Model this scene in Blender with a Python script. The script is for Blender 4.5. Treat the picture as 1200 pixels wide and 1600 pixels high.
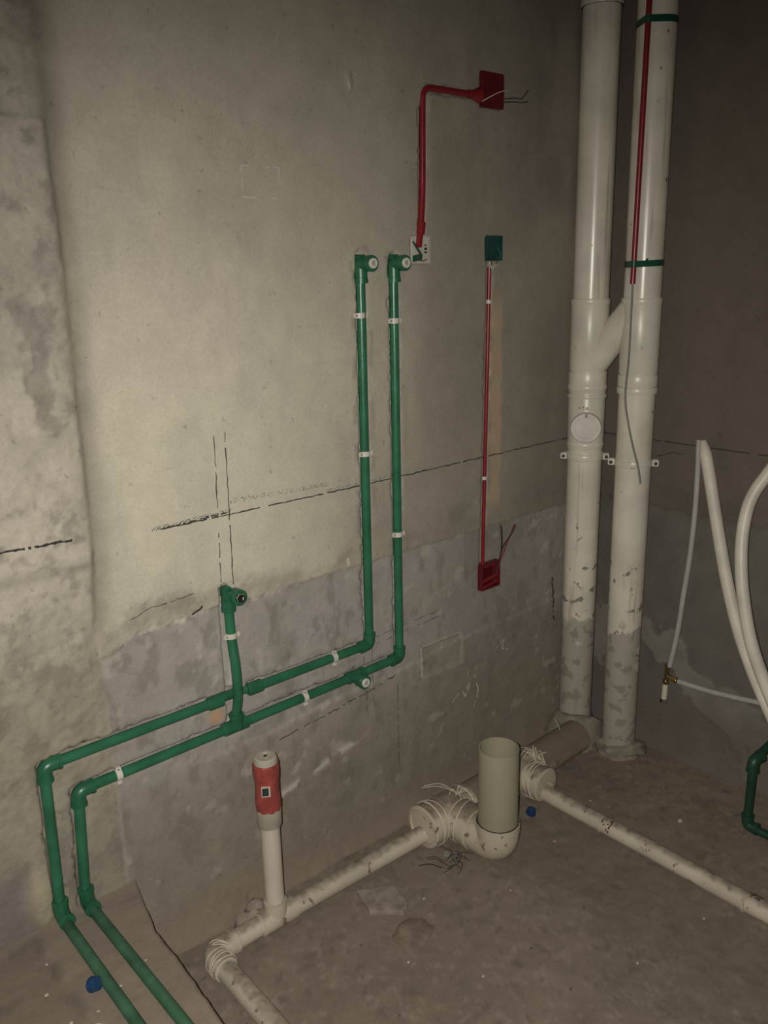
import bpy, bmesh, math, random
import numpy as np
from mathutils import Vector, Matrix
random.seed(7)
scene = bpy.context.scene
for o in list(bpy.data.objects): bpy.data.objects.remove(o)
COL = scene.collection

# ------------------------------------------------------------------ camera
CAM = Vector((-2.4485, -1.7326, 1.60))
cd = bpy.data.cameras.new('camera'); cam = bpy.data.objects.new('camera', cd); COL.objects.link(cam)
cam.matrix_world = Matrix.Translation(CAM) @ Matrix((
    (0.75343184, 0.19213680, -0.62882741),
    (-0.65712344, 0.18656618, -0.73032995),
    (-0.02300533, 0.96347107, 0.26682249))).to_4x4()
cd.sensor_fit = 'VERTICAL'; cd.sensor_height = 36.0; cd.lens = 1357/1600*36.0
cd.clip_start = 0.02
scene.camera = cam
# ------------------------------------------------------------------ world and light (a dark room lit by the phone's own flash)
w = bpy.data.worlds.new('world'); scene.world = w; w.use_nodes = True
w.node_tree.nodes['Background'].inputs[0].default_value = (0.9, 0.85, 0.8, 1)
w.node_tree.nodes['Background'].inputs[1].default_value = 0.02
fl = bpy.data.lights.new('phone_flash', 'SPOT'); flo = bpy.data.objects.new('phone_flash', fl); COL.objects.link(flo)
fl.energy = 140; fl.color = (1.0, 0.965, 0.865); fl.spot_size = math.radians(114); fl.spot_blend = 1.0; fl.shadow_soft_size = 0.006
flo.location = CAM + Vector((-0.024, 0.021, 0.012))
FLASH_AIM = Vector((-.617, .354, 0.0))
flo.rotation_euler = (FLASH_AIM - flo.location).to_track_quat('-Z', 'Y').to_euler()
vs = scene.view_settings
vs.view_transform = 'Standard'; vs.look = 'None'; vs.gamma = 1.0; vs.use_curve_mapping = False
vs.exposure = 0.0

# ------------------------------------------------------------------ materials
def new_mat(name):
    m = bpy.data.materials.new(name); m.use_nodes = True
    nt = m.node_tree; return m, nt, nt.nodes['Principled BSDF']
def N(nt, t, **kw):
    n = nt.nodes.new(t)
    for k, v in kw.items(): setattr(n, k, v)
    return n
def plain(name, col, rough=0.5, metal=0.0, var=0.15, scale=30.0, bump=0.0, bscale=200.0, coat=0.0):
    m, nt, b = new_mat(name)
    g = N(nt, 'ShaderNodeNewGeometry'); no = N(nt, 'ShaderNodeTexNoise'); no.inputs['Scale'].default_value = scale; no.inputs['Detail'].default_value = 6
    nt.links.new(g.outputs['Position'], no.inputs['Vector'])
    r = N(nt, 'ShaderNodeValToRGB'); r.color_ramp.elements[0].position = .3; r.color_ramp.elements[1].position = .7
    r.color_ramp.elements[0].color = (*[c*(1-var) for c in col], 1); r.color_ramp.elements[1].color = (*[min(1, c*(1+var)) for c in col], 1)
    nt.links.new(no.outputs['Fac'], r.inputs[0]); nt.links.new(r.outputs[0], b.inputs['Base Color'])
    b.inputs['Roughness'].default_value = rough; b.inputs['Metallic'].default_value = metal
    b.inputs['Coat Weight'].default_value = coat
    if bump:
        n2 = N(nt, 'ShaderNodeTexNoise'); n2.inputs['Scale'].default_value = bscale; n2.inputs['Detail'].default_value = 4
        nt.links.new(g.outputs['Position'], n2.inputs['Vector'])
        bp = N(nt, 'ShaderNodeBump'); bp.inputs['Strength'].default_value = bump; bp.inputs['Distance'].default_value = .002
        nt.links.new(n2.outputs['Fac'], bp.inputs['Height']); nt.links.new(bp.outputs[0], b.inputs['Normal'])
    return m
def masonry(name, rough=0.9, spec=0.25):
    """concrete and plaster: the colour attribute carries stains, mortar kinds and painted shade, nodes add grain, pits and relief"""
    m, nt, b = new_mat(name); L = nt.links.new
    a = N(nt, 'ShaderNodeVertexColor'); a.layer_name = 'tint'
    g = N(nt, 'ShaderNodeNewGeometry')
    def noise(s, d, r=.6):
        n = N(nt, 'ShaderNodeTexNoise'); n.inputs['Scale'].default_value = s; n.inputs['Detail'].default_value = d; n.inputs['Roughness'].default_value = r
        L(g.outputs['Position'], n.inputs['Vector']); return n
    n1, n2, n3 = noise(14, 6), noise(160, 4), noise(55, 5)
    mp = N(nt, 'ShaderNodeMapRange'); mp.inputs['From Min'].default_value = .3; mp.inputs['From Max'].default_value = .7
    mp.inputs['To Min'].default_value = .92; mp.inputs['To Max'].default_value = 1.07; L(n1.outputs['Fac'], mp.inputs[0])
    mp2 = N(nt, 'ShaderNodeMapRange'); mp2.inputs['From Min'].default_value = .3; mp2.inputs['From Max'].default_value = .7
    mp2.inputs['To Min'].default_value = .93; mp2.inputs['To Max'].default_value = 1.06; L(n2.outputs['Fac'], mp2.inputs[0])
    mu = N(nt, 'ShaderNodeMath', operation='MULTIPLY'); L(mp.outputs[0], mu.inputs[0]); L(mp2.outputs[0], mu.inputs[1])
    # dark pits
    mp3 = N(nt, 'ShaderNodeMapRange'); mp3.inputs['From Min'].default_value = .28; mp3.inputs['From Max'].default_value = .36
    mp3.inputs['To Min'].default_value = .72; mp3.inputs['To Max'].default_value = 1.0; L(n3.outputs['Fac'], mp3.inputs[0])
    mu2 = N(nt, 'ShaderNodeMath', operation='MULTIPLY'); L(mu.outputs[0], mu2.inputs[0]); L(mp3.outputs[0], mu2.inputs[1])
    vm = N(nt, 'ShaderNodeVectorMath', operation='SCALE'); L(a.outputs['Color'], vm.inputs[0]); L(mu2.outputs[0], vm.inputs['Scale'])
    L(vm.outputs[0], b.inputs['Base Color'])
    b.inputs['Roughness'].default_value = rough; b.inputs['Specular IOR Level'].default_value = spec
    ad = N(nt, 'ShaderNodeMath', operation='ADD'); L(n2.outputs['Fac'], ad.inputs[0]); L(n3.outputs['Fac'], ad.inputs[1])
    bp = N(nt, 'ShaderNodeBump'); bp.inputs['Strength'].default_value = .4; bp.inputs['Distance'].default_value = .0014
    L(ad.outputs[0], bp.inputs['Height']); L(bp.outputs[0], b.inputs['Normal'])
    return m
def pvc(name, col, dirt_top, rough=.27, dust=(.16, .135, .11), blot=.5, dustz=None, coat=None, ns1=22):
    """white plastic pipe with splashed mortar: blotches get denser below dirt_top (world height)"""
    m, nt, b = new_mat(name); L = nt.links.new
    g = N(nt, 'ShaderNodeNewGeometry'); sx = N(nt, 'ShaderNodeSeparateXYZ'); L(g.outputs['Position'], sx.inputs[0])
    n1 = N(nt, 'ShaderNodeTexNoise'); n1.inputs['Scale'].default_value = ns1; n1.inputs['Detail'].default_value = 5; L(g.outputs['Position'], n1.inputs['Vector'])
    n0 = N(nt, 'ShaderNodeTexNoise'); n0.inputs['Scale'].default_value = 9; n0.inputs['Detail'].default_value = 6; L(g.outputs['Position'], n0.inputs['Vector'])
    zz = N(nt, 'ShaderNodeMapRange'); zz.inputs['From Min'].default_value = dirt_top; zz.inputs['From Max'].default_value = dirt_top - .62
    zz.inputs['To Min'].default_value = 0; zz.inputs['To Max'].default_value = blot*.62; L(sx.outputs['Z'], zz.inputs[0])
    th = N(nt, 'ShaderNodeMath', operation='ADD'); L(n1.outputs['Fac'], th.inputs[0]); L(zz.outputs[0], th.inputs[1])
    cr = N(nt, 'ShaderNodeMapRange'); cr.inputs['From Min'].default_value = .69; cr.inputs['From Max'].default_value = .73; L(th.outputs[0], cr.inputs[0])
    base = N(nt, 'ShaderNodeValToRGB'); base.color_ramp.elements[0].position = .3; base.color_ramp.elements[1].position = .62
    base.color_ramp.elements[0].color = (*[c*.8 for c in col], 1); base.color_ramp.elements[1].color = (*col, 1); L(n0.outputs['Fac'], base.inputs[0])
    mx = N(nt, 'ShaderNodeMix', data_type='RGBA'); L(cr.outputs[0], mx.inputs[0]); L(base.outputs[0], mx.inputs[6]); mx.inputs[7].default_value = (*dust, 1)
    out = mx.outputs[2]; fac = cr.outputs[0]
    if coat:    # the foot of the pipe is smeared with cement up to a ragged line
        ad = N(nt, 'ShaderNodeMath', operation='MULTIPLY_ADD'); L(n0.outputs['Fac'], ad.inputs[0]); ad.inputs[1].default_value = -.8; L(sx.outputs['Z'], ad.inputs[2])
        c3 = N(nt, 'ShaderNodeMapRange'); c3.inputs['From Min'].default_value = coat-.385; c3.inputs['From Max'].default_value = coat-.42; c3.inputs['To Max'].default_value = .75; L(ad.outputs[0], c3.inputs[0])
        m3 = N(nt, 'ShaderNodeMix', data_type='RGBA'); L(c3.outputs[0], m3.inputs[0]); L(out, m3.inputs[6]); m3.inputs[7].default_value = (.27, .245, .21, 1); out = m3.outputs[2]
        x3 = N(nt, 'ShaderNodeMath', operation='MAXIMUM'); L(fac, x3.inputs[0]); L(c3.outputs[0], x3.inputs[1]); fac = x3.outputs[0]
    if coat:
        mpg = N(nt, 'ShaderNodeMapping'); mpg.inputs['Scale'].default_value = (1, 1, .05); L(g.outputs['Position'], mpg.inputs[0])
        ns = N(nt, 'ShaderNodeTexNoise'); ns.inputs['Scale'].default_value = 55; ns.inputs['Detail'].default_value = 3; L(mpg.outputs[0], ns.inputs['Vector'])
        cs = N(nt, 'ShaderNodeMapRange'); cs.inputs['From Min'].default_value = .60; cs.inputs['From Max'].default_value = .70; cs.inputs['To Max'].default_value = .45; L(ns.outputs['Fac'], cs.inputs[0])
        ms = N(nt, 'ShaderNodeMix', data_type='RGBA'); L(cs.outputs[0], ms.inputs[0]); L(out, ms.inputs[6]); ms.inputs[7].default_value = (.30, .22, .15, 1); out = ms.outputs[2]
    if dustz:   # settled dust on upward faces
        sn = N(nt, 'ShaderNodeSeparateXYZ'); L(g.outputs['Normal'], sn.inputs[0])
        a1 = N(nt, 'ShaderNodeMath', operation='MULTIPLY_ADD'); L(n1.outputs['Fac'], a1.inputs[0]); a1.inputs[1].default_value = .9; L(sn.outputs['Z'], a1.inputs[2])
        c2 = N(nt, 'ShaderNodeMapRange'); c2.inputs['From Min'].default_value = dustz; c2.inputs['From Max'].default_value = dustz+.45; c2.inputs['To Max'].default_value = .9; L(a1.outputs[0], c2.inputs[0])
        m2 = N(nt, 'ShaderNodeMix', data_type='RGBA'); L(c2.outputs[0], m2.inputs[0]); L(out, m2.inputs[6]); m2.inputs[7].default_value = (.19, .15, .115, 1)
        out = m2.outputs[2]
        mxx = N(nt, 'ShaderNodeMath', operation='MAXIMUM'); L(fac, mxx.inputs[0]); L(c2.outputs[0], mxx.inputs[1]); fac = mxx.outputs[0]
    L(out, b.inputs['Base Color'])
    rr = N(nt, 'ShaderNodeMapRange'); rr.inputs['To Min'].default_value = rough; rr.inputs['To Max'].default_value = .9; L(fac, rr.inputs[0]); L(rr.outputs[0], b.inputs['Roughness'])
    bp = N(nt, 'ShaderNodeBump'); bp.inputs['Strength'].default_value = .35; bp.inputs['Distance'].default_value = .0012; L(fac, bp.inputs['Height']); L(bp.outputs[0], b.inputs['Normal'])
    return m
M = {}
M['wall'] = masonry('wall_plaster'); M['floor'] = masonry('floor_screed', .92, .2)
M['green'] = plain('green_pipe_plastic', (.028, .138, .074), .3, var=.22, scale=18, bump=.15, bscale=90)
M['green_dusty'] = plain('green_pipe_dusty', (.045, .125, .072), .55, var=.3, scale=22, bump=.2, bscale=120)
M['green_fit'] = plain('green_fitting_plastic', (.022, .118, .062), .34, var=.18, scale=25)
M['green_tape'] = plain('green_tape', (.008, .07, .042), .42, var=.1)
M['green_dark'] = plain('dark_green_pipe_plastic', (.014, .052, .031), .45, var=.15)
M['clip'] = plain('white_clip_plastic', (.62, .58, .52), .45, var=.1)
M['plug'] = plain('white_plug', (.62, .60, .54), .35, var=.15, scale=300)
M['chrome'] = plain('chrome', (.8, .8, .78), .12, metal=1, var=.02)
M['brass'] = plain('brass', (.55, .42, .2), .22, metal=1, var=.1)
M['red'] = plain('red_conduit_plastic', (.22, .014, .02), .32, var=.15)
M['red_box'] = plain('red_box_plastic', (.125, .009, .016), .4, var=.2)
M['red_in'] = plain('red_box_inside', (.09, .007, .011), .45, var=.2)
M['stack'] = pvc('white_drain_plastic', (.72, .665, .565), 1.0, blot=.21, dust=(.24, .215, .18), coat=.40, ns1=26)
M['stackfit'] = pvc('white_drain_fitting', (.70, .655, .56), .9, .33, blot=.1, dust=(.2, .18, .15))
M['pipe50'] = pvc('white_waste_pipe', (.56, .49, .40), .45, .45, blot=.14, dust=(.2, .155, .12), dustz=1.14, ns1=40)
M['riser'] = pvc('white_riser_pipe', (.64, .57, .49), .1, .35, blot=.3)
M['fit110'] = pvc('dirty_white_fitting', (.54, .475, .375), .62, .4, blot=.13, dust=(.19, .145, .105), dustz=.98, ns1=48)
M['pipe110'] = pvc('dusty_main_pipe', (.34, .27, .2), .3, .6, blot=.6, dust=(.15, .115, .085), dustz=.35)
M['beige'] = plain('beige_stub_plastic', (.31, .28, .205), .5, var=.06, scale=9)
M['hose'] = plain('white_hose_plastic', (.64, .59, .51), .42, var=.12, scale=14)
M['hose_thin'] = plain('thin_white_hose_plastic', (.42, .4, .37), .45, var=.1)
M['mortar'] = plain('mortar', (.25, .215, .175), .95, var=.25, scale=30, bump=.8, bscale=90)
M['mortar_brown'] = plain('brown_mortar', (.2, .15, .115), .95, var=.3, scale=26, bump=.8, bscale=90)
M['board'] = plain('pinkish_dusty_patch', (.285, .235, .195), .9, var=.3, scale=24, bump=.5, bscale=120)
M['char'] = plain('dark_marker', (.04, .036, .034), .8)
M['pencil'] = plain('pencil', (.09, .08, .07), .8)
M['chalk'] = plain('chalk', (.55, .52, .46), .9)
M['wire_grey'] = plain('grey_wire', (.2, .19, .165), .45)
M['wire_dark'] = plain('dark_wire', (.025, .025, .022), .45)
M['wire_red'] = plain('red_wire', (.2, .02, .02), .4)
M['wire_green'] = plain('green_wire', (.03, .13, .08), .4)
M['white_box'] = plain('white_box_plastic', (.5, .48, .42), .5, var=.15)
M['teal_box'] = plain('dark_teal_box', (.012, .06, .055), .4, var=.3, scale=60)
M['dark_green'] = plain('green_film', (.01, .09, .05), .35)
M['wrap'] = plain('red_wrap_film', (.30, .058, .052), .33, var=.25, scale=40, bump=.7, bscale=60)
M['cap'] = plain('grey_cap_plastic', (.42, .38, .32), .28, var=.08)
M['socket'] = plain('grey_socket_plastic', (.36, .32, .26), .28, var=.1)
M['window'] = plain('dark_label_window', (.03, .05, .05), .3)
M['frame'] = plain('label_border', (.6, .5, .42), .4)
M['twine'] = plain('white_strapping', (.62, .54, .44), .5, var=.15, scale=90)
M['blue'] = plain('blue_plastic', (.012, .045, .12), .35, var=.2)
M['fibre'] = plain('dark_fibre', (.03, .026, .02), .8)
M['clear'] = plain('cloudy_ring', (.3, .3, .26), .3)
M['stone'] = plain('pale_debris', (.42, .38, .32), .9, var=.25, scale=90)
M['stone_dark'] = plain('dark_debris', (.12, .09, .07), .9, var=.25, scale=90)
M['rust'] = plain('brown_print', (.11, .06, .04), .7, var=.4, scale=120)

# ------------------------------------------------------------------ helpers
def tag(o, label=None, cat=None, group=None, kind=None):
    if label: o['label'] = label
    if cat: o['category'] = cat
    if group: o['group'] = group
    if kind: o['kind'] = kind
    return o
def wpos(o):
    p = Vector((0, 0, 0))
    while o is not None: p += o.location; o = o.parent
    return p
def obj(name, data, mat, parent=None, smooth=True, **kw):
    """data = (verts, faces) in world coordinates"""
    v, f = data
    me = bpy.data.meshes.new(name)
    if parent is not None: base = wpos(parent)
    else:
        a = np.array(v); base = Vector(((a[:, 0].min()+a[:, 0].max())/2, (a[:, 1].min()+a[:, 1].max())/2, a[:, 2].min()))
    me.from_pydata([tuple(Vector(p)-base) for p in v], [], f); me.update()
    o = bpy.data.objects.new(name, me); COL.objects.link(o)
    if parent is not None: o.parent = parent
    else: o.location = base
    me.materials.append(M[mat])
    if smooth:
        me.polygons.foreach_set('use_smooth', [True]*len(me.polygons))
        try: me.set_sharp_from_angle(angle=math.radians(38))
        except Exception: pass
    return tag(o, **kw)
def thing(name, loc, label, cat, group=None):
    o = bpy.data.objects.new(name, None); COL.objects.link(o); o.location = loc; o.empty_display_size = .05
    return tag(o, label, cat, group)
def join(*ds):
    V, F = [], []
    for v, f in ds:
        n = len(V); V += list(v); F += [tuple(i+n for i in q) for q in f]
    return V, F
def fillet(pts, r, seg=6):
    pts = [Vector(p) for p in pts]
    if r <= 0: return pts
    out = [pts[0]]
    for i in range(1, len(pts)-1):
        p = pts[i]; a = (pts[i-1]-p); b = (pts[i+1]-p)
        k = min(r, a.length*.49, b.length*.49); a = a.normalized()*k; b = b.normalized()*k
        for j in range(seg+1):
            t = j/seg; out.append((p+a)*(1-t)**2 + p*2*t*(1-t) + (p+b)*t*t)
    out.append(pts[-1]); return out
def catmull(pts, seg=8):
    P = [Vector(p) for p in pts]; P = [P[0]*2-P[1]] + P + [P[-1]*2-P[-2]]; out = []
    for i in range(1, len(P)-2):
        for j in range(seg):
            t = j/seg
            out.append(.5*((2*P[i]) + (P[i+1]-P[i-1])*t + (2*P[i-1]-5*P[i]+4*P[i+1]-P[i+2])*t*t + (3*P[i]-P[i-1]-3*P[i+1]+P[i+2])*t**3))
    out.append(P[-2]); return out
def tube(pts, r, n=20, cap=True):
    pts = [Vector(p) for p in pts]
    rs = r if isinstance(r, (list, tuple)) else [r]*len(pts)
    T = []
    for i in range(len(pts)):
        a = pts[max(0, i-1)]; b = pts[min(len(pts)-1, i+1)]; T.append((b-a).normalized())
    u = T[0].orthogonal().normalized(); V = []; F = []
    for i, p in enumerate(pts):
        u = (u - T[i]*u.dot(T[i])).normalized(); v = T[i].cross(u)
        for k in range(n):
            a = 2*math.pi*k/n; V.append(p + u*math.cos(a)*rs[i] + v*math.sin(a)*rs[i])
    for i in range(len(pts)-1):
        for k in range(n):
            k2 = (k+1) % n; F.append((i*n+k, i*n+k2, (i+1)*n+k2, (i+1)*n+k))
    if cap: F.append(tuple(range(n-1, -1, -1))); F.append(tuple((len(pts)-1)*n+k for k in range(n)))
    return V, F
def lathe(p0, ax, prof, n=32, closed=True):
    """prof: list of (distance along axis, radius)"""
    p0 = Vector(p0); ax = Vector(ax).normalized(); u = ax.orthogonal().normalized(); v = ax.cross(u); V = []; F = []
    for d, r in prof:
        for k in range(n):
            a = 2*math.pi*k/n; V.append(p0 + ax*d + (u*math.cos(a)+v*math.sin(a))*r)
    for i in range(len(prof)-1):
        for k in range(n):
            k2 = (k+1) % n; F.append((i*n+k, i*n+k2, (i+1)*n+k2, (i+1)*n+k))
    if closed: F.append(tuple(range(n-1, -1, -1))); F.append(tuple((len(prof)-1)*n+k for k in range(n)))
    return V, F
def box(c, ex, ey, ez, bev=0.0):
    """box with half-extent vectors; bev chamfers the outline along ez"""
    c = Vector(c); ex = Vector(ex); ey = Vector(ey); ez = Vector(ez)
    if bev <= 0:
        V = [c+ex*a+ey*b+ez*d for a in (-1, 1) for b in (-1, 1) for d in (-1, 1)]
        F = [(0, 1, 3, 2), (4, 6, 7, 5), (0, 4, 5, 1), (2, 3, 7, 6), (0, 2, 6, 4), (1, 5, 7, 3)]
        return V, F
    k1 = 1-bev/ex.length; k2 = 1-bev/ey.length
    ring = [(1, k2), (k1, 1), (-k1, 1), (-1, k2), (-1, -k2), (-k1, -1), (k1, -1), (1, -k2)]
    V = [c+ex*a+ey*b+ez*d for d in (-1, 1) for a, b in ring]; n = 8
    F = [tuple(range(7, -1, -1)), tuple(range(8, 16))] + [(i, (i+1) % n, n+(i+1) % n, n+i) for i in range(n)]
    return V, F
def elbow(c, d1, d2, r, L, bend=None, lip=1.1):
    """a welded pipe bend: fat body with a slightly thicker rim at both mouths"""
    c = Vector(c); d1 = Vector(d1).normalized(); d2 = Vector(d2).normalized()
    body = tube(fillet([c+d1*L, c, c+d2*L], bend or L*.55, 8), r, 24)
    r1 = lathe(c+d1*(L-r*.45), d1, [(0, r*1.0), (.0006, r*lip), (r*.42, r*lip), (r*.47, r*.98), (r*.47, r*.7)], 24)
    r2 = lathe(c+d2*(L-r*.45), d2, [(0, r*1.0), (.0006, r*lip), (r*.42, r*lip), (r*.47, r*.98), (r*.47, r*.7)], 24)
    return join(body, r1, r2)
def blob(c, rx, ry, rz, amp=.25, seed=0, flat=True, nu=22, nv=14, fs=2.3):
    rnd = random.Random(seed); ph = [(rnd.uniform(1, 4)*fs, rnd.uniform(1, 4)*fs, rnd.uniform(0, 6.3), rnd.uniform(.4, 1)) for _ in range(7)]
    V = []; F = []
    for j in range(nv+1):
        t = math.pi*j/nv
        for i in range(nu):
            p = 2*math.pi*i/nu; x, y, z = math.sin(t)*math.cos(p), math.sin(t)*math.sin(p), math.cos(t)
            k = 1 + amp*sum(w_*math.sin(a*x+b*y+1.7*a*z+q) for a, b, q, w_ in ph)/3.5
            zz = z*rz*k
            if flat and zz < 0: zz *= .15
            V.append((c[0]+x*rx*k, c[1]+y*ry*k, c[2]+zz))
    for j in range(nv):
        for i in range(nu):
            i2 = (i+1) % nu; F.append((j*nu+i, (j+1)*nu+i, (j+1)*nu+i2, j*nu+i2))
    return V, F

# ------------------------------------------------------------------ noise for relief and stains
rng = np.random.RandomState(11); LAT = rng.rand(512, 512)
def vnoise(x, y):
    xi = np.floor(x).astype(int); yi = np.floor(y).astype(int); xf = x-xi; yf = y-yi
    xf = xf*xf*(3-2*xf); yf = yf*yf*(3-2*yf)
    g = lambda a, b: LAT[a % 512, b % 512]
    return (g(xi, yi)*(1-xf)+g(xi+1, yi)*xf)*(1-yf)+(g(xi, yi+1)*(1-xf)+g(xi+1, yi+1)*xf)*yf
def fbm(x, y, s, o=5, g=.5, off=0.0):
    x = x*s+off; y = y*s+off*1.7; a = 1; t = 0; w_ = 0
    for _ in range(o): t = t+a*vnoise(x, y); w_ += a; a *= g; x = x*2.03+17.3; y = y*2.03+9.1
    return t/w_
def sst(a, b, x): t = np.clip((x-a)/(b-a), 0, 1); return t*t*(3-2*t)
def band(d, w_): return np.exp(-(d/w_)**2)
def segdist(x, y, a, b):
    ax, ay = a; bx, by = b; dx, dy = bx-ax, by-ay; t = np.clip(((x-ax)*dx+(y-ay)*dy)/(dx*dx+dy*dy), 0, 1)
    return np.hypot(x-ax-t*dx, y-ay-t*dy)
def pathdist(x, y, pts):
    d = None
    for a, b in zip(pts[:-1], pts[1:]):
        e = segdist(x, y, a, b); d = e if d is None else np.minimum(d, e)
    return d
def mixc(c, k, col): return c*(1-k[..., None]) + np.array(col)*k[..., None]

# pipe runs on the main wall, (X, Z)
P1 = [(-1.021, 1.632), (-1.027, .600), (-1.936, .600), (-1.945, .236)]
P2 = [(-.911, 1.632), (-.916, .525), (-1.872, .512), (-1.888, .236)]
RISER = [(-1.465, .872), (-1.466, .516)]
RED1 = [(-.808, 1.69), (-.800, 1.99), (-.778, 2.043), (-.60, 2.045)]
RED2 = [(-.545, 1.63), (-.565, .72)]

def wall_left_height(X, Z):
    n1 = fbm(X, Z, 3.2, 5); n2 = fbm(X, Z, 24, 4, off=5); n3 = fbm(X, Z, 70, 3, off=9)
    edge = -1.772 - .012*(n1-.5)*2 - .006*(n3-.5) - .012*sst(1.2, .8, Z)
    pier = sst(.009, -.009, X-edge)
    zb = .838 + (.026*(n2-.5) + .020*(n3-.5))*(.4+.6*sst(-1.2, -1.4, X)) + .03*sst(-1.5, -1.68, X)*(n1-.3) - .05*sst(-1.66, -1.78, X)
    upper = sst(-.004, .004, Z-zb)
    h = (.0045*upper + .008*band(Z-zb-.012, .016)*(fbm(X, Z, 45, 4, .65, off=15)-.35)*(.15+.85*sst(-1.2, -1.4, X)))*(1-pier) + .0012*(n1-.5)*4*(1-pier)
    # plaster hollow next to the pier
    h -= .007*np.exp(-np.clip(X-edge-.012, 0, 9)/.035)*(1-pier)*sst(.80, .95, Z)
    # pier relief
    hp = .005 + .012*(fbm(X, Z, 9, 5, off=3)-.5) + .006*(n3-.5)
    hp -= .007*sst(1.885, 1.893, Z + .006*(n2-.5))
    hp += .006*sst(1.053, 1.045, Z + .01*(n2-.5))*sst(.98, 1.03, Z)
    pit = sst(.62, .70, fbm(X, Z, 13, 4, off=31))*sst(1.25, 1.32, Z)*sst(1.66, 1.58, Z)
    hp -= .004*pit
    hp = hp*(.35+.65*sst(.25, .75, Z))
    h = h*(1-pier) + hp*pier
    low = (1-upper)*(1-pier)
    h += low*(.0035*(fbm(X, Z*1.6, 8, 4, off=21)-.5) + .0012*(n3-.5))
    # second trowelled layer, thicker towards the floor
    zb2 = .47 + .10*(X+1.2)*.5 + .03*(n1-.5) + .01*(n3-.5)
    h += .004*sst(.004, -.004, Z-zb2)*(1-pier)*sst(-1.62, -1.5, X)
    # mortar fillet at the wall foot
    h += .045*np.exp(-np.clip(Z-.0, 0, 9)/.05)*(.5+.9*n1)*sst(-1.80, -1.74, X)
    # square covered recess
    ins = np.minimum.reduce([X+.822+.0*Z, -.652-X, Z-.424, .518-Z])
    h -= .006*sst(-.003, .003, ins)
    # chases cut for the pipes
    for pts, hw, dep in ((P1, .0085, .022), (P2, .0085, .022), (RISER, .012, .020), (RED1, .0065, .012), (RED2, .005, .010)):
        d = pathdist(X, Z, pts)
        rag = hw + .016*np.clip(n2-.50, 0, 1) + .03*np.clip(fbm(X, Z, 38, 3, off=19)-.56, 0, 1) + .004*(n3-.5)
        h -= dep*sst(rag+.006, rag-.002, d)
    for bx, bz, bh in ((-.545, 2.062, .041), (-.815, 1.652, .031), (-.528, 1.656, .031), (-.535, .680, .039)):
        h -= .022*sst(.003, -.003, np.maximum(np.abs(X-bx), np.abs(Z-bz))-bh)
    h += .003*band(pathdist(X, Z, P1)-.03, .008)*(n2-.3) + .003*band(pathdist(X, Z, P2)-.03, .008)*(n2-.3)
    h += .012*np.exp(-(((X+1.443)/.018)**2+((Z-.612)/.018)**2)**2)
    h += .004*np.exp(-(((X+1.038)/.008)**2+((Z-2.032)/.02)**2)**2)
    # mortar packed round the pipe at the raised floor
    h += .02*np.exp(-(((X+1.975)/.035)**2+((Z-.28)/.07)**2)**2)*(.6+.6*n2)
    return h, dict(n1=n1, n2=n2, n3=n3, edge=edge, pier=pier, upper=upper, zb=zb, zb2=zb2, pit=pit)
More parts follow.
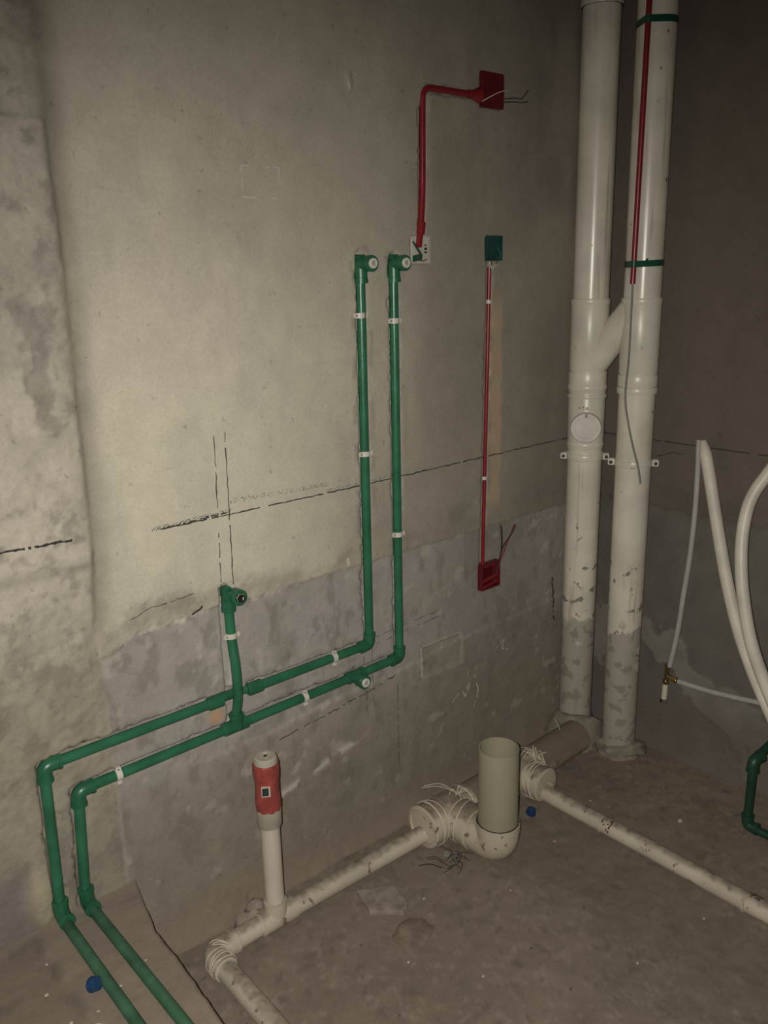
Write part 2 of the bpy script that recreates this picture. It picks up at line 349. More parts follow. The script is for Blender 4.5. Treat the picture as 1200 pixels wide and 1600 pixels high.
def wall_left_colour(X, Z, d):
    n1, n2, n3 = d['n1'], d['n2'], d['n3']
    c = np.ones(X.shape+(3,))*np.array((.585, .54, .435))
    c = mixc(c, .6*sst(.45, .75, fbm(X, Z, 2.2, 4, off=41)), (.55, .475, .405))
    c = mixc(c, .35*sst(.5, .8, fbm(X*2.2, Z*.7, 5, 4, off=43)), (.42, .40, .34))
    # soft darkening of the plaster towards the corner end of the wall
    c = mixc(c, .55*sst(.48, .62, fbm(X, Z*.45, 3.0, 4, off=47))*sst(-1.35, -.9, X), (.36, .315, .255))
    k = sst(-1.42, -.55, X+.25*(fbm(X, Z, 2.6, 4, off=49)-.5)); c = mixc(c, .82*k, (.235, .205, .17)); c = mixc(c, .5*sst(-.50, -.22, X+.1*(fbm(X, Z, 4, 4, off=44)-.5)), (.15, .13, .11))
    k = sst(.46, .60, fbm(X, Z*.35, 4.2, 4, off=50))*sst(-1.62, -1.40, X)*sst(1.35, 1.7, Z); c = mixc(c, .45*k, (.37, .33, .27))
    low = (1-d['upper'])*(1-d['pier'])
    lc = np.ones(c.shape)*np.array((.365, .332, .31))
    lc = mixc(lc, .6*sst(.45, .7, fbm(X, Z, 5, 5, off=51)), (.36, .325, .28))
    lc = mixc(lc, .65*sst(.02, -.02, Z-d['zb2']), (.33, .29, .235))
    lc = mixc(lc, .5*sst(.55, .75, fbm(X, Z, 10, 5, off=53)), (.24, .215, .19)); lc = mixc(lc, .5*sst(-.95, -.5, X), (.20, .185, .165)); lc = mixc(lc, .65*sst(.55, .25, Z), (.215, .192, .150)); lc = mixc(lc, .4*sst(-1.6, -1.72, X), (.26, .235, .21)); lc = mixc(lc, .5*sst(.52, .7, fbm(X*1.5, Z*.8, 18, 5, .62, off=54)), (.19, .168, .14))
    c = c*(1-low[..., None]) + lc*low[..., None]
    # dark grout smears just over the break
    k = band(Z-d['zb']-.025, .03)*sst(.42, .6, fbm(X, Z, 9, 4, off=57))*(1-d['pier'])
    c = mixc(c, .6*k, (.27, .235, .19))
    k = band(Z-.90, .035)*sst(-.80, -.70, X)*sst(-.13, -.3, X)*sst(.35, .5, fbm(X, Z, 6, 4, off=58)); c = mixc(c, .7*k, (.2, .18, .155))
    k = band(Z-d['zb']+.003, .006)*sst(.47, .60, fbm(X, Z, 60, 4, .65, off=59))*(1-d['pier'])*(.25+.75*sst(-1.2, -1.4, X)); c = mixc(c, .85*k, (.66, .61, .52))
    k = band(Z-d['zb']-.03, .035)*sst(.5, .62, fbm(X, Z, 28, 5, .65, off=60))*sst(-1.25, -1.45, X)*(1-d['pier']); c = mixc(c, .55*k, (.26, .23, .19))
    # pier
    pc = np.ones(c.shape)*np.array((.485, .44, .37))
    pc = mixc(pc, .6*sst(.45, .68, fbm(X, Z, 9, 6, .6, off=61)), (.34, .305, .26))
    pc = mixc(pc, .6*d['pit'], (.25, .225, .20))
    pc = mixc(pc, .65*sst(.58, .72, fbm(X, Z, 26, 5, .6, off=67)), (.25, .22, .19))
    pc = mixc(pc, .6*sst(.5, .62, fbm(X*1.5, Z*.8, 11, 5, .6, off=68))*sst(1.40, 1.48, Z)*sst(1.66, 1.56, Z), (.23, .205, .185))
    pc = mixc(pc, .5*sst(.44, .6, fbm(X, Z, 6, 4, off=69))*sst(1.9, 1.98, Z), (.27, .235, .21))
    pc = mixc(pc, .5*band(Z-1.015-.02*(n1-.5), .014)*sst(-2.0, -1.95, X), (.24, .21, .18))
    pc = mixc(pc, .85*sst(1.02, .66, Z+.2*(fbm(X, Z, 4, 4, off=66)-.5)), (.275, .245, .195))
    pc = mixc(pc, .6*sst(.5, .3, Z+.1*(n1-.5)), (.225, .195, .155))
    pc = mixc(pc, .5*sst(.5, .66, fbm(X*1.4, Z, 15, 5, .62, off=63))*sst(1.0, .8, Z), (.19, .165, .135)); pc = mixc(pc, .35*sst(.56, .68, fbm(X, Z, 12, 5, .6, off=62))*sst(1.0, .8, Z), (.36, .33, .26))
    pc = mixc(pc, .8*sst(.40, .34, Z+.02*(n2-.5))*sst(-1.985, -2.0, X), (.19, .165, .16))
    c = mixc(c, d['pier']*.999, (0, 0, 0)) + pc*d['pier'][..., None]
    k = np.exp(-np.abs(X-d['edge']-.012)/.030)*sst(.75, .95, Z)*(.55+n2*.8); c = mixc(c, np.clip(.55*k, 0, 1), (.22, .19, .155))  # shade of the hollow beside the pier, painted into the colour
    k = sst(-.012, .004, X-d['edge'])*sst(.040+.03*(fbm(X, Z, 5, 3, off=64)), .006, X-d['edge'])*sst(.72, .95, Z)*(.5+.8*fbm(X, Z, 9, 4, off=65)); c = mixc(c, np.clip(.62*k, 0, 1), (.25, .22, .18))  # wider band of the same painted shade, on the plaster side
    # bare brownish chase beside the lower red conduit
    k = sst(.030, .018, np.abs(X+.512+.006*(n2-.5)*4))*sst(.87, .93, Z)*sst(1.56, 1.48, Z)*(.5+.8*fbm(X, Z, 12, 3, off=71)); c = mixc(c, np.clip(k*.8, 0, 1), (.46, .34, .225))
    k = sst(.02, .008, np.abs(X+.785))*sst(1.68, 1.74, Z)*sst(2.03, 1.98, Z); c = mixc(c, .35*k, (.44, .36, .27))
    # pale efflorescence and trowel smears low on the wall
    k = sst(.69, .77, fbm(X*1.6, Z*1.4, 15, 5, off=73))*low; c = mixc(c, .35*k, (.52, .48, .42))
    k = band(Z-.265-.22*(X+1.34), .012)*sst(.5, .62, fbm(X, Z, 30, 3, off=74))*sst(-1.42, -1.36, X)*sst(-1.05, -1.12, X); c = mixc(c, .8*k, (.62, .58, .5))
    k = sst(.013, .005, np.abs(pathdist(X, Z, P1)-.026))*sst(.5, .62, n2); c = mixc(c, .45*k, (.26, .22, .18))
    k = np.exp(-(((X+1.515)/.022)**2+((Z-.556)/.02)**2)**2); c = mixc(c, .8*k, (.5, .3, .17))
    k = np.exp(-(((X+1.972)/.04)**2+((Z-.285)/.075)**2)**2); c = mixc(c, .7*k, (.40, .35, .25))
    k = sst(.028, .016, pathdist(X, Z, RISER)); c = mixc(c, .4*k, (.46, .42, .37))
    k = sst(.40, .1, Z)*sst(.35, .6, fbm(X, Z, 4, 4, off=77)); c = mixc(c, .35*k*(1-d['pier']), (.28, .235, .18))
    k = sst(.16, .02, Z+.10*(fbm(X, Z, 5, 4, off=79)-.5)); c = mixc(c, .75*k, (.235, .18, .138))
    return c

def grid_mesh(name, A, B, pos, col, mat, flip=False):
    """heightfield over the parameter arrays A (columns) and B (rows)"""
    na, nb = len(A), len(B)
    V = pos.reshape(-1, 3)
    idx = np.arange(na*nb).reshape(nb, na)
    q = np.stack([idx[:-1, :-1], idx[:-1, 1:], idx[1:, 1:], idx[1:, :-1]], -1).reshape(-1, 4)
    if flip: q = q[:, ::-1]
    me = bpy.data.meshes.new(name); me.vertices.add(len(V)); me.vertices.foreach_set('co', V.astype(np.float32).ravel())
    me.loops.add(q.size); me.loops.foreach_set('vertex_index', q.astype(np.int32).ravel())
    me.polygons.add(len(q)); me.polygons.foreach_set('loop_start', np.arange(0, q.size, 4, dtype=np.int32))
    me.polygons.foreach_set('use_smooth', np.ones(len(q), dtype=bool))
    me.update(calc_edges=True); me.validate()
    at = me.color_attributes.new('tint', 'FLOAT_COLOR', 'POINT')
    cc = np.ones((len(V), 4), np.float32); cc[:, :3] = np.clip(col.reshape(-1, 3), 0, 1); at.data.foreach_set('color', cc.ravel())
    me.materials.append(M[mat])
    o = bpy.data.objects.new(name, me); COL.objects.link(o); o['kind'] = 'structure'
    return o
ROOM_X, ROOM_Y, ROOM_Z = -3.3, -3.1, 2.85
# main wall (plane Y = 0, faces -Y)
ax = np.concatenate([np.arange(ROOM_X, -2.2, .06), np.arange(-2.2, .0001, .005)]); az = np.concatenate([np.arange(-.02, 2.5, .005), np.arange(2.5, ROOM_Z+.001, .05)])
X, Z = np.meshgrid(ax, az); hL, dL = wall_left_height(X, Z)
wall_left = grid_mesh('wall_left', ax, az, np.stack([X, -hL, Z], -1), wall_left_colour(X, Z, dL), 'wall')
def hwall(x, z): return float(wall_left_height(np.array([[x]]), np.array([[z]]))[0][0, 0])

# right wall (plane X = 0, faces -X)
def wall_right_height(Y, Z):
    n1 = fbm(Y, Z, 3.4, 5, off=101); n2 = fbm(Y, Z, 24, 4, off=103); n3 = fbm(Y, Z, 70, 3, off=107)
    zb = .845 + .03*(n2-.5) + .012*(n3-.5)
    up = sst(-.004, .004, Z-zb)
    patch_top = .44 - .45*(-Y-.2)*.9 + .16*(n1-.5)*2 + .10*(n2-.5); patch_bot = patch_top - .05 - .26*(fbm(Y, Z, 5, 4, off=119)-.15)
    patch = sst(-.006, .006, patch_top-Z)*sst(-.006, .006, Z-patch_bot)*sst(-.80, -.62, Y)
    h = .005*up + .006*(n1-.5) + .003*patch + .0012*(n3-.5)*(1-up) + .03*np.exp(-np.clip(Z, 0, 9)/.05)*(.5+n1)
    return h, n1, n2, n3, up, patch, zb
ay = np.concatenate([np.arange(ROOM_Y, -1.1, .06), np.arange(-1.1, .0001, .006)]); az2 = np.concatenate([np.arange(-.02, 2.5, .006), np.arange(2.5, ROOM_Z+.001, .05)])
Y, Z = np.meshgrid(ay, az2); hR, n1, n2, n3, up, patch, zb = wall_right_height(Y, Z)
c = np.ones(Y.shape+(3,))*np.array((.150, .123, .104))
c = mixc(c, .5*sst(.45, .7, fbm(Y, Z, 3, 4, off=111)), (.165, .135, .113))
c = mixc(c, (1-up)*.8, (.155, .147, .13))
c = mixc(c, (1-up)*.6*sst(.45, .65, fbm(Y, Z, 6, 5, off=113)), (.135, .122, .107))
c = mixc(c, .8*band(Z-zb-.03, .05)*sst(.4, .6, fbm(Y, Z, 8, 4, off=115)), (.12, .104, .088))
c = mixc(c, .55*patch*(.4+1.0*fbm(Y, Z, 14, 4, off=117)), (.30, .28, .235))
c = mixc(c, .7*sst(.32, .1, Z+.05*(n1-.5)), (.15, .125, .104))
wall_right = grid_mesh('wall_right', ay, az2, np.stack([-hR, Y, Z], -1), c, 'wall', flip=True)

# lower floor
def floor_height(X, Y):
    n1 = fbm(X, Y, 3, 5, off=201); n2 = fbm(X, Y, 20, 4, off=203); n3 = fbm(X, Y, 80, 3, off=207)
    return .006*(n1-.5)+.006*(n2-.5)+.002*(n3-.5) - .004, n1, n2, n3
fx = np.concatenate([np.arange(-2.0, .0001, .008)]); fy = np.concatenate([np.arange(ROOM_Y, -1.3, .05), np.arange(-1.3, .0001, .008)])
X, Y = np.meshgrid(fx, fy); hF, n1, n2, n3 = floor_height(X, Y)
c = np.ones(X.shape+(3,))*np.array((.235, .19, .152))
c = mixc(c, .6*sst(.38, .68, fbm(X, Y, 3, 5, off=211)), (.20, .165, .127))
c = mixc(c, .55*sst(.48, .72, fbm(X, Y, 4, 5, off=213)), (.26, .198, .165))
c = mixc(c, .35*sst(.55, .75, fbm(X, Y, 17, 5, .6, off=217)), (.16, .13, .104))
c = mixc(c, .45*sst(.60, .74, fbm(X, Y, 48, 4, .6, off=219)), (.33, .28, .235)); c = mixc(c, .5*sst(.60, .72, fbm(X, Y, 36, 5, .6, off=221)), (.14, .112, .09))
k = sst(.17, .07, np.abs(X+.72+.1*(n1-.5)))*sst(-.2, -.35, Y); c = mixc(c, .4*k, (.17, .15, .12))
floor = grid_mesh('floor', fx, fy, np.stack([X, Y, hF], -1), c, 'floor')

# raised floor (the threshold side), its broken edge drops to the lower floor
EDGE = [(.02, -1.755), (-.004, -1.763), (-.087, -1.784), (-.189, -1.807), (-.334, -1.812), (-.503, -1.824), (-.8, -1.835), (-1.2, -1.80), (-3.2, -1.82)]
def edge_x(y):
    ys = np.array([-e[0] for e in EDGE]); xs = np.array([e[1] for e in EDGE]); return np.interp(-y, ys, xs) + .006*(fbm(y, y*0, 40, 3, off=305)-.5)
SZ = .222
uu = np.concatenate([np.linspace(0, .55, 12, endpoint=False), np.linspace(.55, 1, 90)]); sy = np.concatenate([np.arange(ROOM_Y, -1.2, .05), np.arange(-1.2, .0301, .007)])
U, Y = np.meshgrid(uu, sy); ex_ = edge_x(Y); X = ROOM_X + (ex_-ROOM_X)*U
n1 = fbm(X, Y, 3, 5, off=301); n2 = fbm(X, Y, 20, 4, off=303); n3 = fbm(X, Y, 80, 3, off=307)
chan = sst(-2.016, -2.008, X+.012*(n2-.5)+.03*sst(-.3, -.6, Y)*0)
hs = SZ + .004*(n1-.5) + .004*(n2-.5) + .002*(n3-.5) - .006*(1-chan)
c = np.ones(X.shape+(3,))*np.array((.215, .175, .138)); c = mixc(c, .5*sst(.4, .65, n1), (.23, .17, .14))
c = mixc(c, .55*sst(.6, .72, fbm(X, Y, 18, 4, off=311)), (.14, .12, .1))
pc = np.ones(c.shape)*np.array((.255, .205, .165)); pc = mixc(pc, .5*sst(.4, .6, fbm(X, Y, 9, 5, off=313)), (.215, .175, .14))
c = c*(1-chan[..., None]) + pc*chan[..., None]
k = band(X+2.012, .012)*sst(.4, .6, n2); c = mixc(c, .6*k, (.12, .1, .085))
k = sst(-.06, -.02, Y); c = mixc(c, .4*k, (.3, .26, .21))
pos = np.stack([X, Y, hs], -1)
drop = pos[:, -1:, :].copy(); drop[..., 2] = -.02; mid = pos[:, -1:, :].copy(); mid[..., 2] -= .02; mid[..., 0] += .003
pos = np.concatenate([pos, mid, drop], 1); c = np.concatenate([c, c[:, -1:]*.9, c[:, -1:]*.8], 1)
raised = grid_mesh('floor_raised', np.arange(pos.shape[1]), sy, pos, c, 'floor')

# unseen closing surfaces of the room
def quad(name, pts, col=(.25, .22, .19)):
    me = bpy.data.meshes.new(name); me.from_pydata(pts, [], [(0, 1, 2, 3)]); at = me.color_attributes.new('tint', 'FLOAT_COLOR', 'POINT')
    for d_ in at.data: d_.color = (*col, 1)
    me.materials.append(M['wall']); o = bpy.data.objects.new(name, me); COL.objects.link(o); o['kind'] = 'structure'
quad('unseen_ceiling', [(ROOM_X, ROOM_Y, ROOM_Z), (0, ROOM_Y, ROOM_Z), (0, 0, ROOM_Z), (ROOM_X, 0, ROOM_Z)])
quad('unseen_wall_back', [(ROOM_X, ROOM_Y, 0), (0, ROOM_Y, 0), (0, ROOM_Y, ROOM_Z), (ROOM_X, ROOM_Y, ROOM_Z)])
quad('unseen_wall_side', [(ROOM_X, 0, 0), (ROOM_X, ROOM_Y, 0), (ROOM_X, ROOM_Y, ROOM_Z), (ROOM_X, 0, ROOM_Z)])

# ------------------------------------------------------------------ lines drawn on the walls (parts of the wall)
def ribbon_left(pts, wd, seed, gap=.12, step=.012, jit=.0012):
    rnd = random.Random(seed); V = []; F = []
    for (x0, z0), (x1, z1) in zip(pts[:-1], pts[1:]):
        L_ = math.hypot(x1-x0, z1-z0); n = max(1, int(L_/step)); dx, dz = (x1-x0)/n, (z1-z0)/n; nx, nz = -dz/(L_/n), dx/(L_/n)
        xs = []
        for i in range(n+1):
            ww = wd*(.5+rnd.random()*.7)/2; j = rnd.uniform(-jit, jit); x = x0+dx*i+nx*j; z = z0+dz*i+nz*j; y = -hwall(x, z)-.0012
            xs.append(((x-nx*ww, y, z-nz*ww), (x+nx*ww, y, z+nz*ww)))
        for i in range(n):
            if rnd.random() < gap: continue
            k = len(V); V += [xs[i][0], xs[i][1], xs[i+1][1], xs[i+1][0]]; F.append((k, k+1, k+2, k+3))
    return V, F
def specks_left(pts, spread, size, count, seed):
    rnd = random.Random(seed); V = []; F = []
    for _ in range(count):
        i = rnd.randrange(len(pts)-1); t = rnd.random(); x = pts[i][0]*(1-t)+pts[i+1][0]*t+rnd.gauss(0, spread*.3); z = pts[i][1]*(1-t)+pts[i+1][1]*t+rnd.uniform(0, spread)
        y = -hwall(x, z)-.0013; s = size*rnd.uniform(.4, 1.2); a = rnd.uniform(0, 3.1); k = len(V); ca, sa = math.cos(a)*s, math.sin(a)*s
        V += [(x+ca, y, z+sa), (x-sa*.6, y, z+ca*.6), (x-ca, y, z-sa), (x+sa*.6, y, z-ca*.6)]; F.append((k, k+1, k+2, k+3))
    return V, F
obj('level_line', join(ribbon_left([(-1.62, 1.060), (-1.02, 1.057), (-.565, 1.060), (-.15, 1.062)], .0034, 1, .03), ribbon_left([(-1.61, 1.061), (-1.44, 1.063)], .004, 2, .3, .006, .002)), 'char', wall_left, False, label='dark level line across the plaster')
obj('marker_smudge', join(specks_left([(-1.64, 1.058), (-1.44, 1.064)], .009, .0017, 190, 3), specks_left([(-1.44, 1.085), (-1.15, 1.075)], .011, .0015, 230, 4), specks_left([(-1.15, 1.06), (-.95, 1.06)], .008, .0014, 100, 5)), 'char', wall_left, False, kind='stuff')
obj('level_line', ribbon_left([(-1.965, 1.083), (-1.815, 1.079)], .0058, 6, .04, .006), 'char', wall_left, False, label='short thick dark line on the pier')
obj('pencil_line', ribbon_left([(-1.466, 1.25), (-1.477, .875)], .0030, 7, .22), 'pencil', wall_left, False)
obj('pencil_line', ribbon_left([(-1.438, 1.255), (-1.444, .885)], .0036, 8, .05), 'pencil', wall_left, False)
obj('pencil_line', ribbon_left([(-.923, .467), (-.925, .16)], .0028, 9, .2), 'pencil', wall_left, False)
obj('pencil_line', ribbon_left([(-1.045, .59), (-1.039, .38)], .0022, 10, .2), 'pencil', wall_left, False)
obj('pencil_line', ribbon_left([(-1.015, .59), (-1.013, .40)], .0022, 11, .2), 'pencil', wall_left, False)
obj('pencil_line', ribbon_left([(-1.00, .612), (-.738, .622)], .0022, 12, .25), 'pencil', wall_left, False)
obj('pencil_line', ribbon_left([(-1.00, .590), (-.738, .603)], .0022, 13, .25), 'pencil', wall_left, False)
obj('crack', ribbon_left([(-1.71, .868), (-1.66, .885), (-1.61, .885), (-1.55, .892)], .0025, 14, .1, .008, .002), 'pencil', wall_left, False)
obj('crack', ribbon_left([(-1.56, .842), (-1.53, .853)], .0045, 15, .0, .008, .002), 'char', wall_left, False)
obj('crack', ribbon_left([(-1.35, .425), (-1.22, .436), (-1.10, .452), (-1.03, .455), (-.93, .472)], .004, 18, .35, .01, .003), 'pencil', wall_left, False)
obj('crack', ribbon_left([(-.215, .60), (-.205, .55), (-.21, .49), (-.20, .42)], .008, 19, .15, .01, .004), 'char', wall_left, False)
obj('chalk_outline', ribbon_left([(-1.349, 1.83), (-1.349, 1.765), (-1.25, 1.765), (-1.25, 1.83), (-1.349, 1.83)], .0028, 16, .35), 'chalk', wall_left, False)
obj('chalk_mark', ribbon_left([(-1.093, .868), (-1.090, .845)], .008, 17, 0, .006), 'chalk', wall_left, False)
obj('plaster_chip', blob((-1.038, -.006, 2.026), .006, .003, .013, .3, 3, False), 'chalk', wall_left)
for i, pts in enumerate(([(-.70, .30), (-.66, .33), (-.64, .30), (-.62, .34)], [(-.50, .42), (-.46, .44), (-.47, .41), (-.44, .40)], [(-.60, .36), (-.58, .30), (-.60, .25)])):
    obj('chalk_scribble', ribbon_left(pts, .004, 30+i, .2, .01, .002), 'chalk', wall_left, False)
obj('mortar_rim', join(ribbon_left([(-.826, .425), (-.826, .522)], .010, 40, 0, .008), ribbon_left([(-.826, .524), (-.655, .524)], .006, 41, 0, .008)), 'stone', wall_left, False)
def ribbon_right(pts, wd, seed, gap=.05):
    rnd = random.Random(seed); V = []; F = []
    hh = lambda y, z: float(wall_right_height(np.array([[y]]), np.array([[z]]))[0][0, 0])
    for (y0, z0), (y1, z1) in zip(pts[:-1], pts[1:]):
        L_ = math.hypot(y1-y0, z1-z0); n = max(1, int(L_/.012)); e = []
        for i in range(n+1):
            t = i/n; y = y0+(y1-y0)*t; z = z0+(z1-z0)*t+rnd.uniform(-.0008, .0008); ww = wd*(.6+.6*rnd.random())/2; x = -hh(y, z)-.0012
            e.append(((x, y, z-ww), (x, y, z+ww)))
        for i in range(n):
            if rnd.random() < gap: continue
            k = len(V); V += [e[i][0], e[i][1], e[i+1][1], e[i+1][0]]; F.append((k, k+1, k+2, k+3))
    return V, F
obj('level_line', ribbon_right([(-.02, 1.062), (-.23, 1.061), (-.80, 1.062)], .0045, 50), 'char', wall_right, False)
obj('marker_stroke', ribbon_right([(-.24, 1.01), (-.30, 1.03), (-.33, 1.028)], .003, 51), 'char', wall_right, False)

# ------------------------------------------------------------------ green water pipes
YP = -.006
R25 = .0122
def w3(p, y=YP): return (p[0], y, p[1])
def clip_on(par, p, ax, r=R25, y=YP, wdt=.011):
    ax = Vector(ax); c_ = Vector((p[0], y, p[1]))
    body = lathe(c_-ax*wdt*.6, ax, [(0, r*.95), (0, r+.0022), (wdt*1.2, r+.0022), (wdt*1.2, r*.95)], 24)
    side = ax.cross(Vector((0, 1, 0))).normalized()
    o = obj('pipe_clip', body, 'clip', par)
    for sg in (1, -1): obj('clip_foot', box(c_+side*sg*(r+.004)+Vector((0, -.004, 0)), side*.005, ax*wdt*.55, Vector((0, .003, 0)), .001), 'clip', o, False)
    obj('nail', lathe(c_+side*(r+.003)+Vector((0, -.0065, 0)), (0, -1, 0), [(0, .0018), (.001, .0018), (.0014, .0005)], 10), 'wire_dark', o)
    return o
def plug_on(par, c_, mat='plug'):
    """female outlet turned to the room with a plug in it"""
    c_ = Vector(c_); d_ = Vector((0, -1, 0))
    o = obj('outlet_socket', lathe(c_, d_, [(0, .012), (.004, .019), (.030, .020), (.032, .0185), (.032, .013), (.027, .0125)], 28), 'green_fit', par)
    q = obj('plug', lathe(c_+d_*.026, d_, [(0, .0128), (.010, .0128), (.0115, .0115), (.0115, .007), (.008, .0065)], 6 if mat == 'chrome' else 14), mat, par)
    obj('plug_recess', box(c_+d_*.0352, (.005, 0, 0), (0, 0, .005), (0, .0008, 0), .001), 'socket' if mat != 'chrome' else 'chrome', q, False)
def pipe(par, pts, mat='green', r=R25, fr=.012, name='pipe'): return obj(name, tube(fillet(pts, fr), r), mat, par)

wp1 = thing('water_pipe', (-1.5, 0, .222), 'green water pipe that rises higher at the outer bend and ends farther from the red conduit, upper horizontal run', 'pipe')
wp1['label'] = 'green water pipe without a riser, its long run across the wall the upper of two'
pipe(wp1, [w3((-1.021, 1.60)), w3((-1.027, .62))])
pipe(wp1, [w3((-1.05, .600)), w3((-1.40, .600)), (-1.43, .004, .600), (-1.50, .004, .600), w3((-1.53, .600)), w3((-1.915, .600))])
pipe(wp1, [w3((-1.936, .585)), (-1.945, YP-.006, .26)])
pipe(wp1, [(-1.948, -.045, SZ+.013), (-1.951, -.40, SZ+.013), (-1.955, -1.2, SZ+.013)], 'green_dusty')
obj('elbow', elbow(w3((-1.027, .600)), (0, 0, 1), (-1, 0, 0), .0165, .034), 'green_fit', wp1)
obj('elbow', elbow(w3((-1.936, .600)), (1, 0, 0), (0, 0, -1), .0165, .036), 'green_fit', wp1)
obj('elbow', elbow((-1.946, YP-.012, SZ+.018), (.0, 0, 1), (0, -1, 0), .0165, .036), 'green_fit', wp1)
obj('coupling', lathe((-1.385, YP, .600), (-1, 0, 0), [(0, .0125), (.001, .0165), (.038, .0165), (.042, .0125)], 24), 'green_fit', wp1)
obj('coupling', lathe((-1.500, YP, .600), (-1, 0, 0), [(0, .0125), (.001, .0165), (.036, .0165), (.040, .0125)], 24), 'green_fit', wp1)
obj('top_elbow', join(tube(fillet([(-1.021, YP-.002, 1.575), (-1.021, YP-.002, 1.620), (-1.021, YP-.02, 1.620)], .012), .0165, 24), lathe((-1.021, YP-.002, 1.573), (0, 0, 1), [(0, .0125), (0, .0178), (.012, .0178), (.013, .016)], 24), box((-1.021, YP, 1.628), (.011, 0, 0), (0, 0, .014), (0, .010, 0), .004)), 'green_fit', wp1)
plug_on(wp1, (-1.012, -.012, 1.620))
for p_, a_ in (((-1.026, 1.495), (0, 0, 1)), ((-1.023, 1.141), (0, 0, 1)), ((-1.154, .600), (1, 0, 0))): clip_on(wp1, (p_[0]-(.0 if a_[0] else .001), p_[1]), a_)

wp2 = thing('water_pipe', (-1.4, 0, .222), 'green water pipe with a tee branch riser, its sloping run the lower one of two', 'pipe')
pipe(wp2, [w3((-.911, 1.60)), w3((-.916, .545))])
pipe(wp2, [w3((-.935, .524)), w3((-1.05, .522))]); pipe(wp2, [w3((-1.10, .521)), w3((-1.44, .517))]); pipe(wp2, [w3((-1.49, .516)), w3((-1.85, .512))])
pipe(wp2, [w3((-1.872, .49)), (-1.887, YP-.006, .26)])
pipe(wp2, [(-1.886, -.045, SZ+.013), (-1.884, -.46, SZ+.013), (-1.88, -1.2, SZ+.013)], 'green_dusty')
obj('elbow', elbow(w3((-.916, .524)), (0, 0, 1), (-1, 0, 0), .0165, .034), 'green_fit', wp2)
obj('elbow', elbow(w3((-1.872, .512)), (1, 0, 0), (0, 0, -1), .0165, .036), 'green_fit', wp2)
obj('elbow', elbow((-1.887, YP-.012, SZ+.018), (0, 0, 1), (0, -1, 0), .0165, .036), 'green_fit', wp2)
obj('tee', join(lathe((-1.435, YP, .517), (-1, 0, 0), [(0, .0125), (.001, .0168), (.066, .0168), (.07, .0125)], 24), lathe((-1.467, YP-.006, .517), (0, 0, 1), [(0, .0168), (.028, .0168), (.029, .0185), (.036, .0185), (.037, .0125)], 24)), 'green_fit', wp2)
obj('tee', lathe((-1.052, YP, .522), (-1, 0, 0), [(0, .0125), (.001, .0165), (.058, .0165), (.06, .0125)], 24), 'green_fit', wp2)
plug_on(wp2, (-1.078, -.014, .514))
pipe(wp2, [(-1.467, YP-.006, .55), (-1.466, YP-.022, .60), (-1.465, YP-.020, .68), (-1.463, YP-.004, .75), (-1.463, YP-.002, .835)], fr=.05, name='riser')
obj('top_elbow', join(tube(fillet([(-1.463, YP-.002, .825), (-1.463, YP-.002, .862), (-1.463, YP-.02, .862)], .012), .0165, 24), lathe((-1.463, YP-.002, .823), (0, 0, 1), [(0, .0125), (0, .0178), (.010, .0178), (.011, .016)], 24), box((-1.466, YP, .872), (.011, 0, 0), (0, 0, .014), (0, .010, 0), .004)), 'green_fit', wp2)
plug_on(wp2, (-1.450, -.012, .862), 'chrome')
obj('top_elbow', join(tube(fillet([(-.911, YP-.002, 1.575), (-.911, YP-.002, 1.620), (-.911, YP-.02, 1.620)], .012), .0165, 24), lathe((-.911, YP-.002, 1.573), (0, 0, 1), [(0, .0125), (0, .0178), (.012, .0178), (.013, .016)], 24), box((-.911, YP, 1.628), (.011, 0, 0), (0, 0, .014), (0, .010, 0), .004)), 'green_fit', wp2)
plug_on(wp2, (-.902, -.012, 1.620))
for p_, a_, y_ in (((-.912, 1.476), (0, 0, 1), YP), ((-.914, .897), (0, 0, 1), YP), ((-1.256, .519), (1, 0, 0), YP), ((-1.778, .513), (1, 0, 0), YP), ((-1.463, .761), (0, 0, 1), YP-.004)): clip_on(wp2, p_, a_, y=y_)

wp3 = thing('water_pipe', (-.23, -.75, 0), 'short dark green pipe', 'pipe')
wp3['label'] = 'short dark green pipe bent from the side wall down to the floor below the hoses'
pipe(wp3, [(.0, -.75, .262), (-.20, -.746, .232)], 'green_dark'); pipe(wp3, [(-.228, -.746, .215), (-.228, -.746, .04)], 'green_dark'); pipe(wp3, [(-.230, -.765, .016), (-.235, -1.15, .016)], 'green_dark')
obj('elbow', elbow((-.228, -.746, .228), Vector((.9, -.12, .1)), (0, 0, -1), .0165, .034), 'green_dark', wp3)
obj('elbow', elbow((-.228, -.746, .0175), (0, 0, 1), (0, -1, 0), .0165, .034), 'green_dark', wp3)

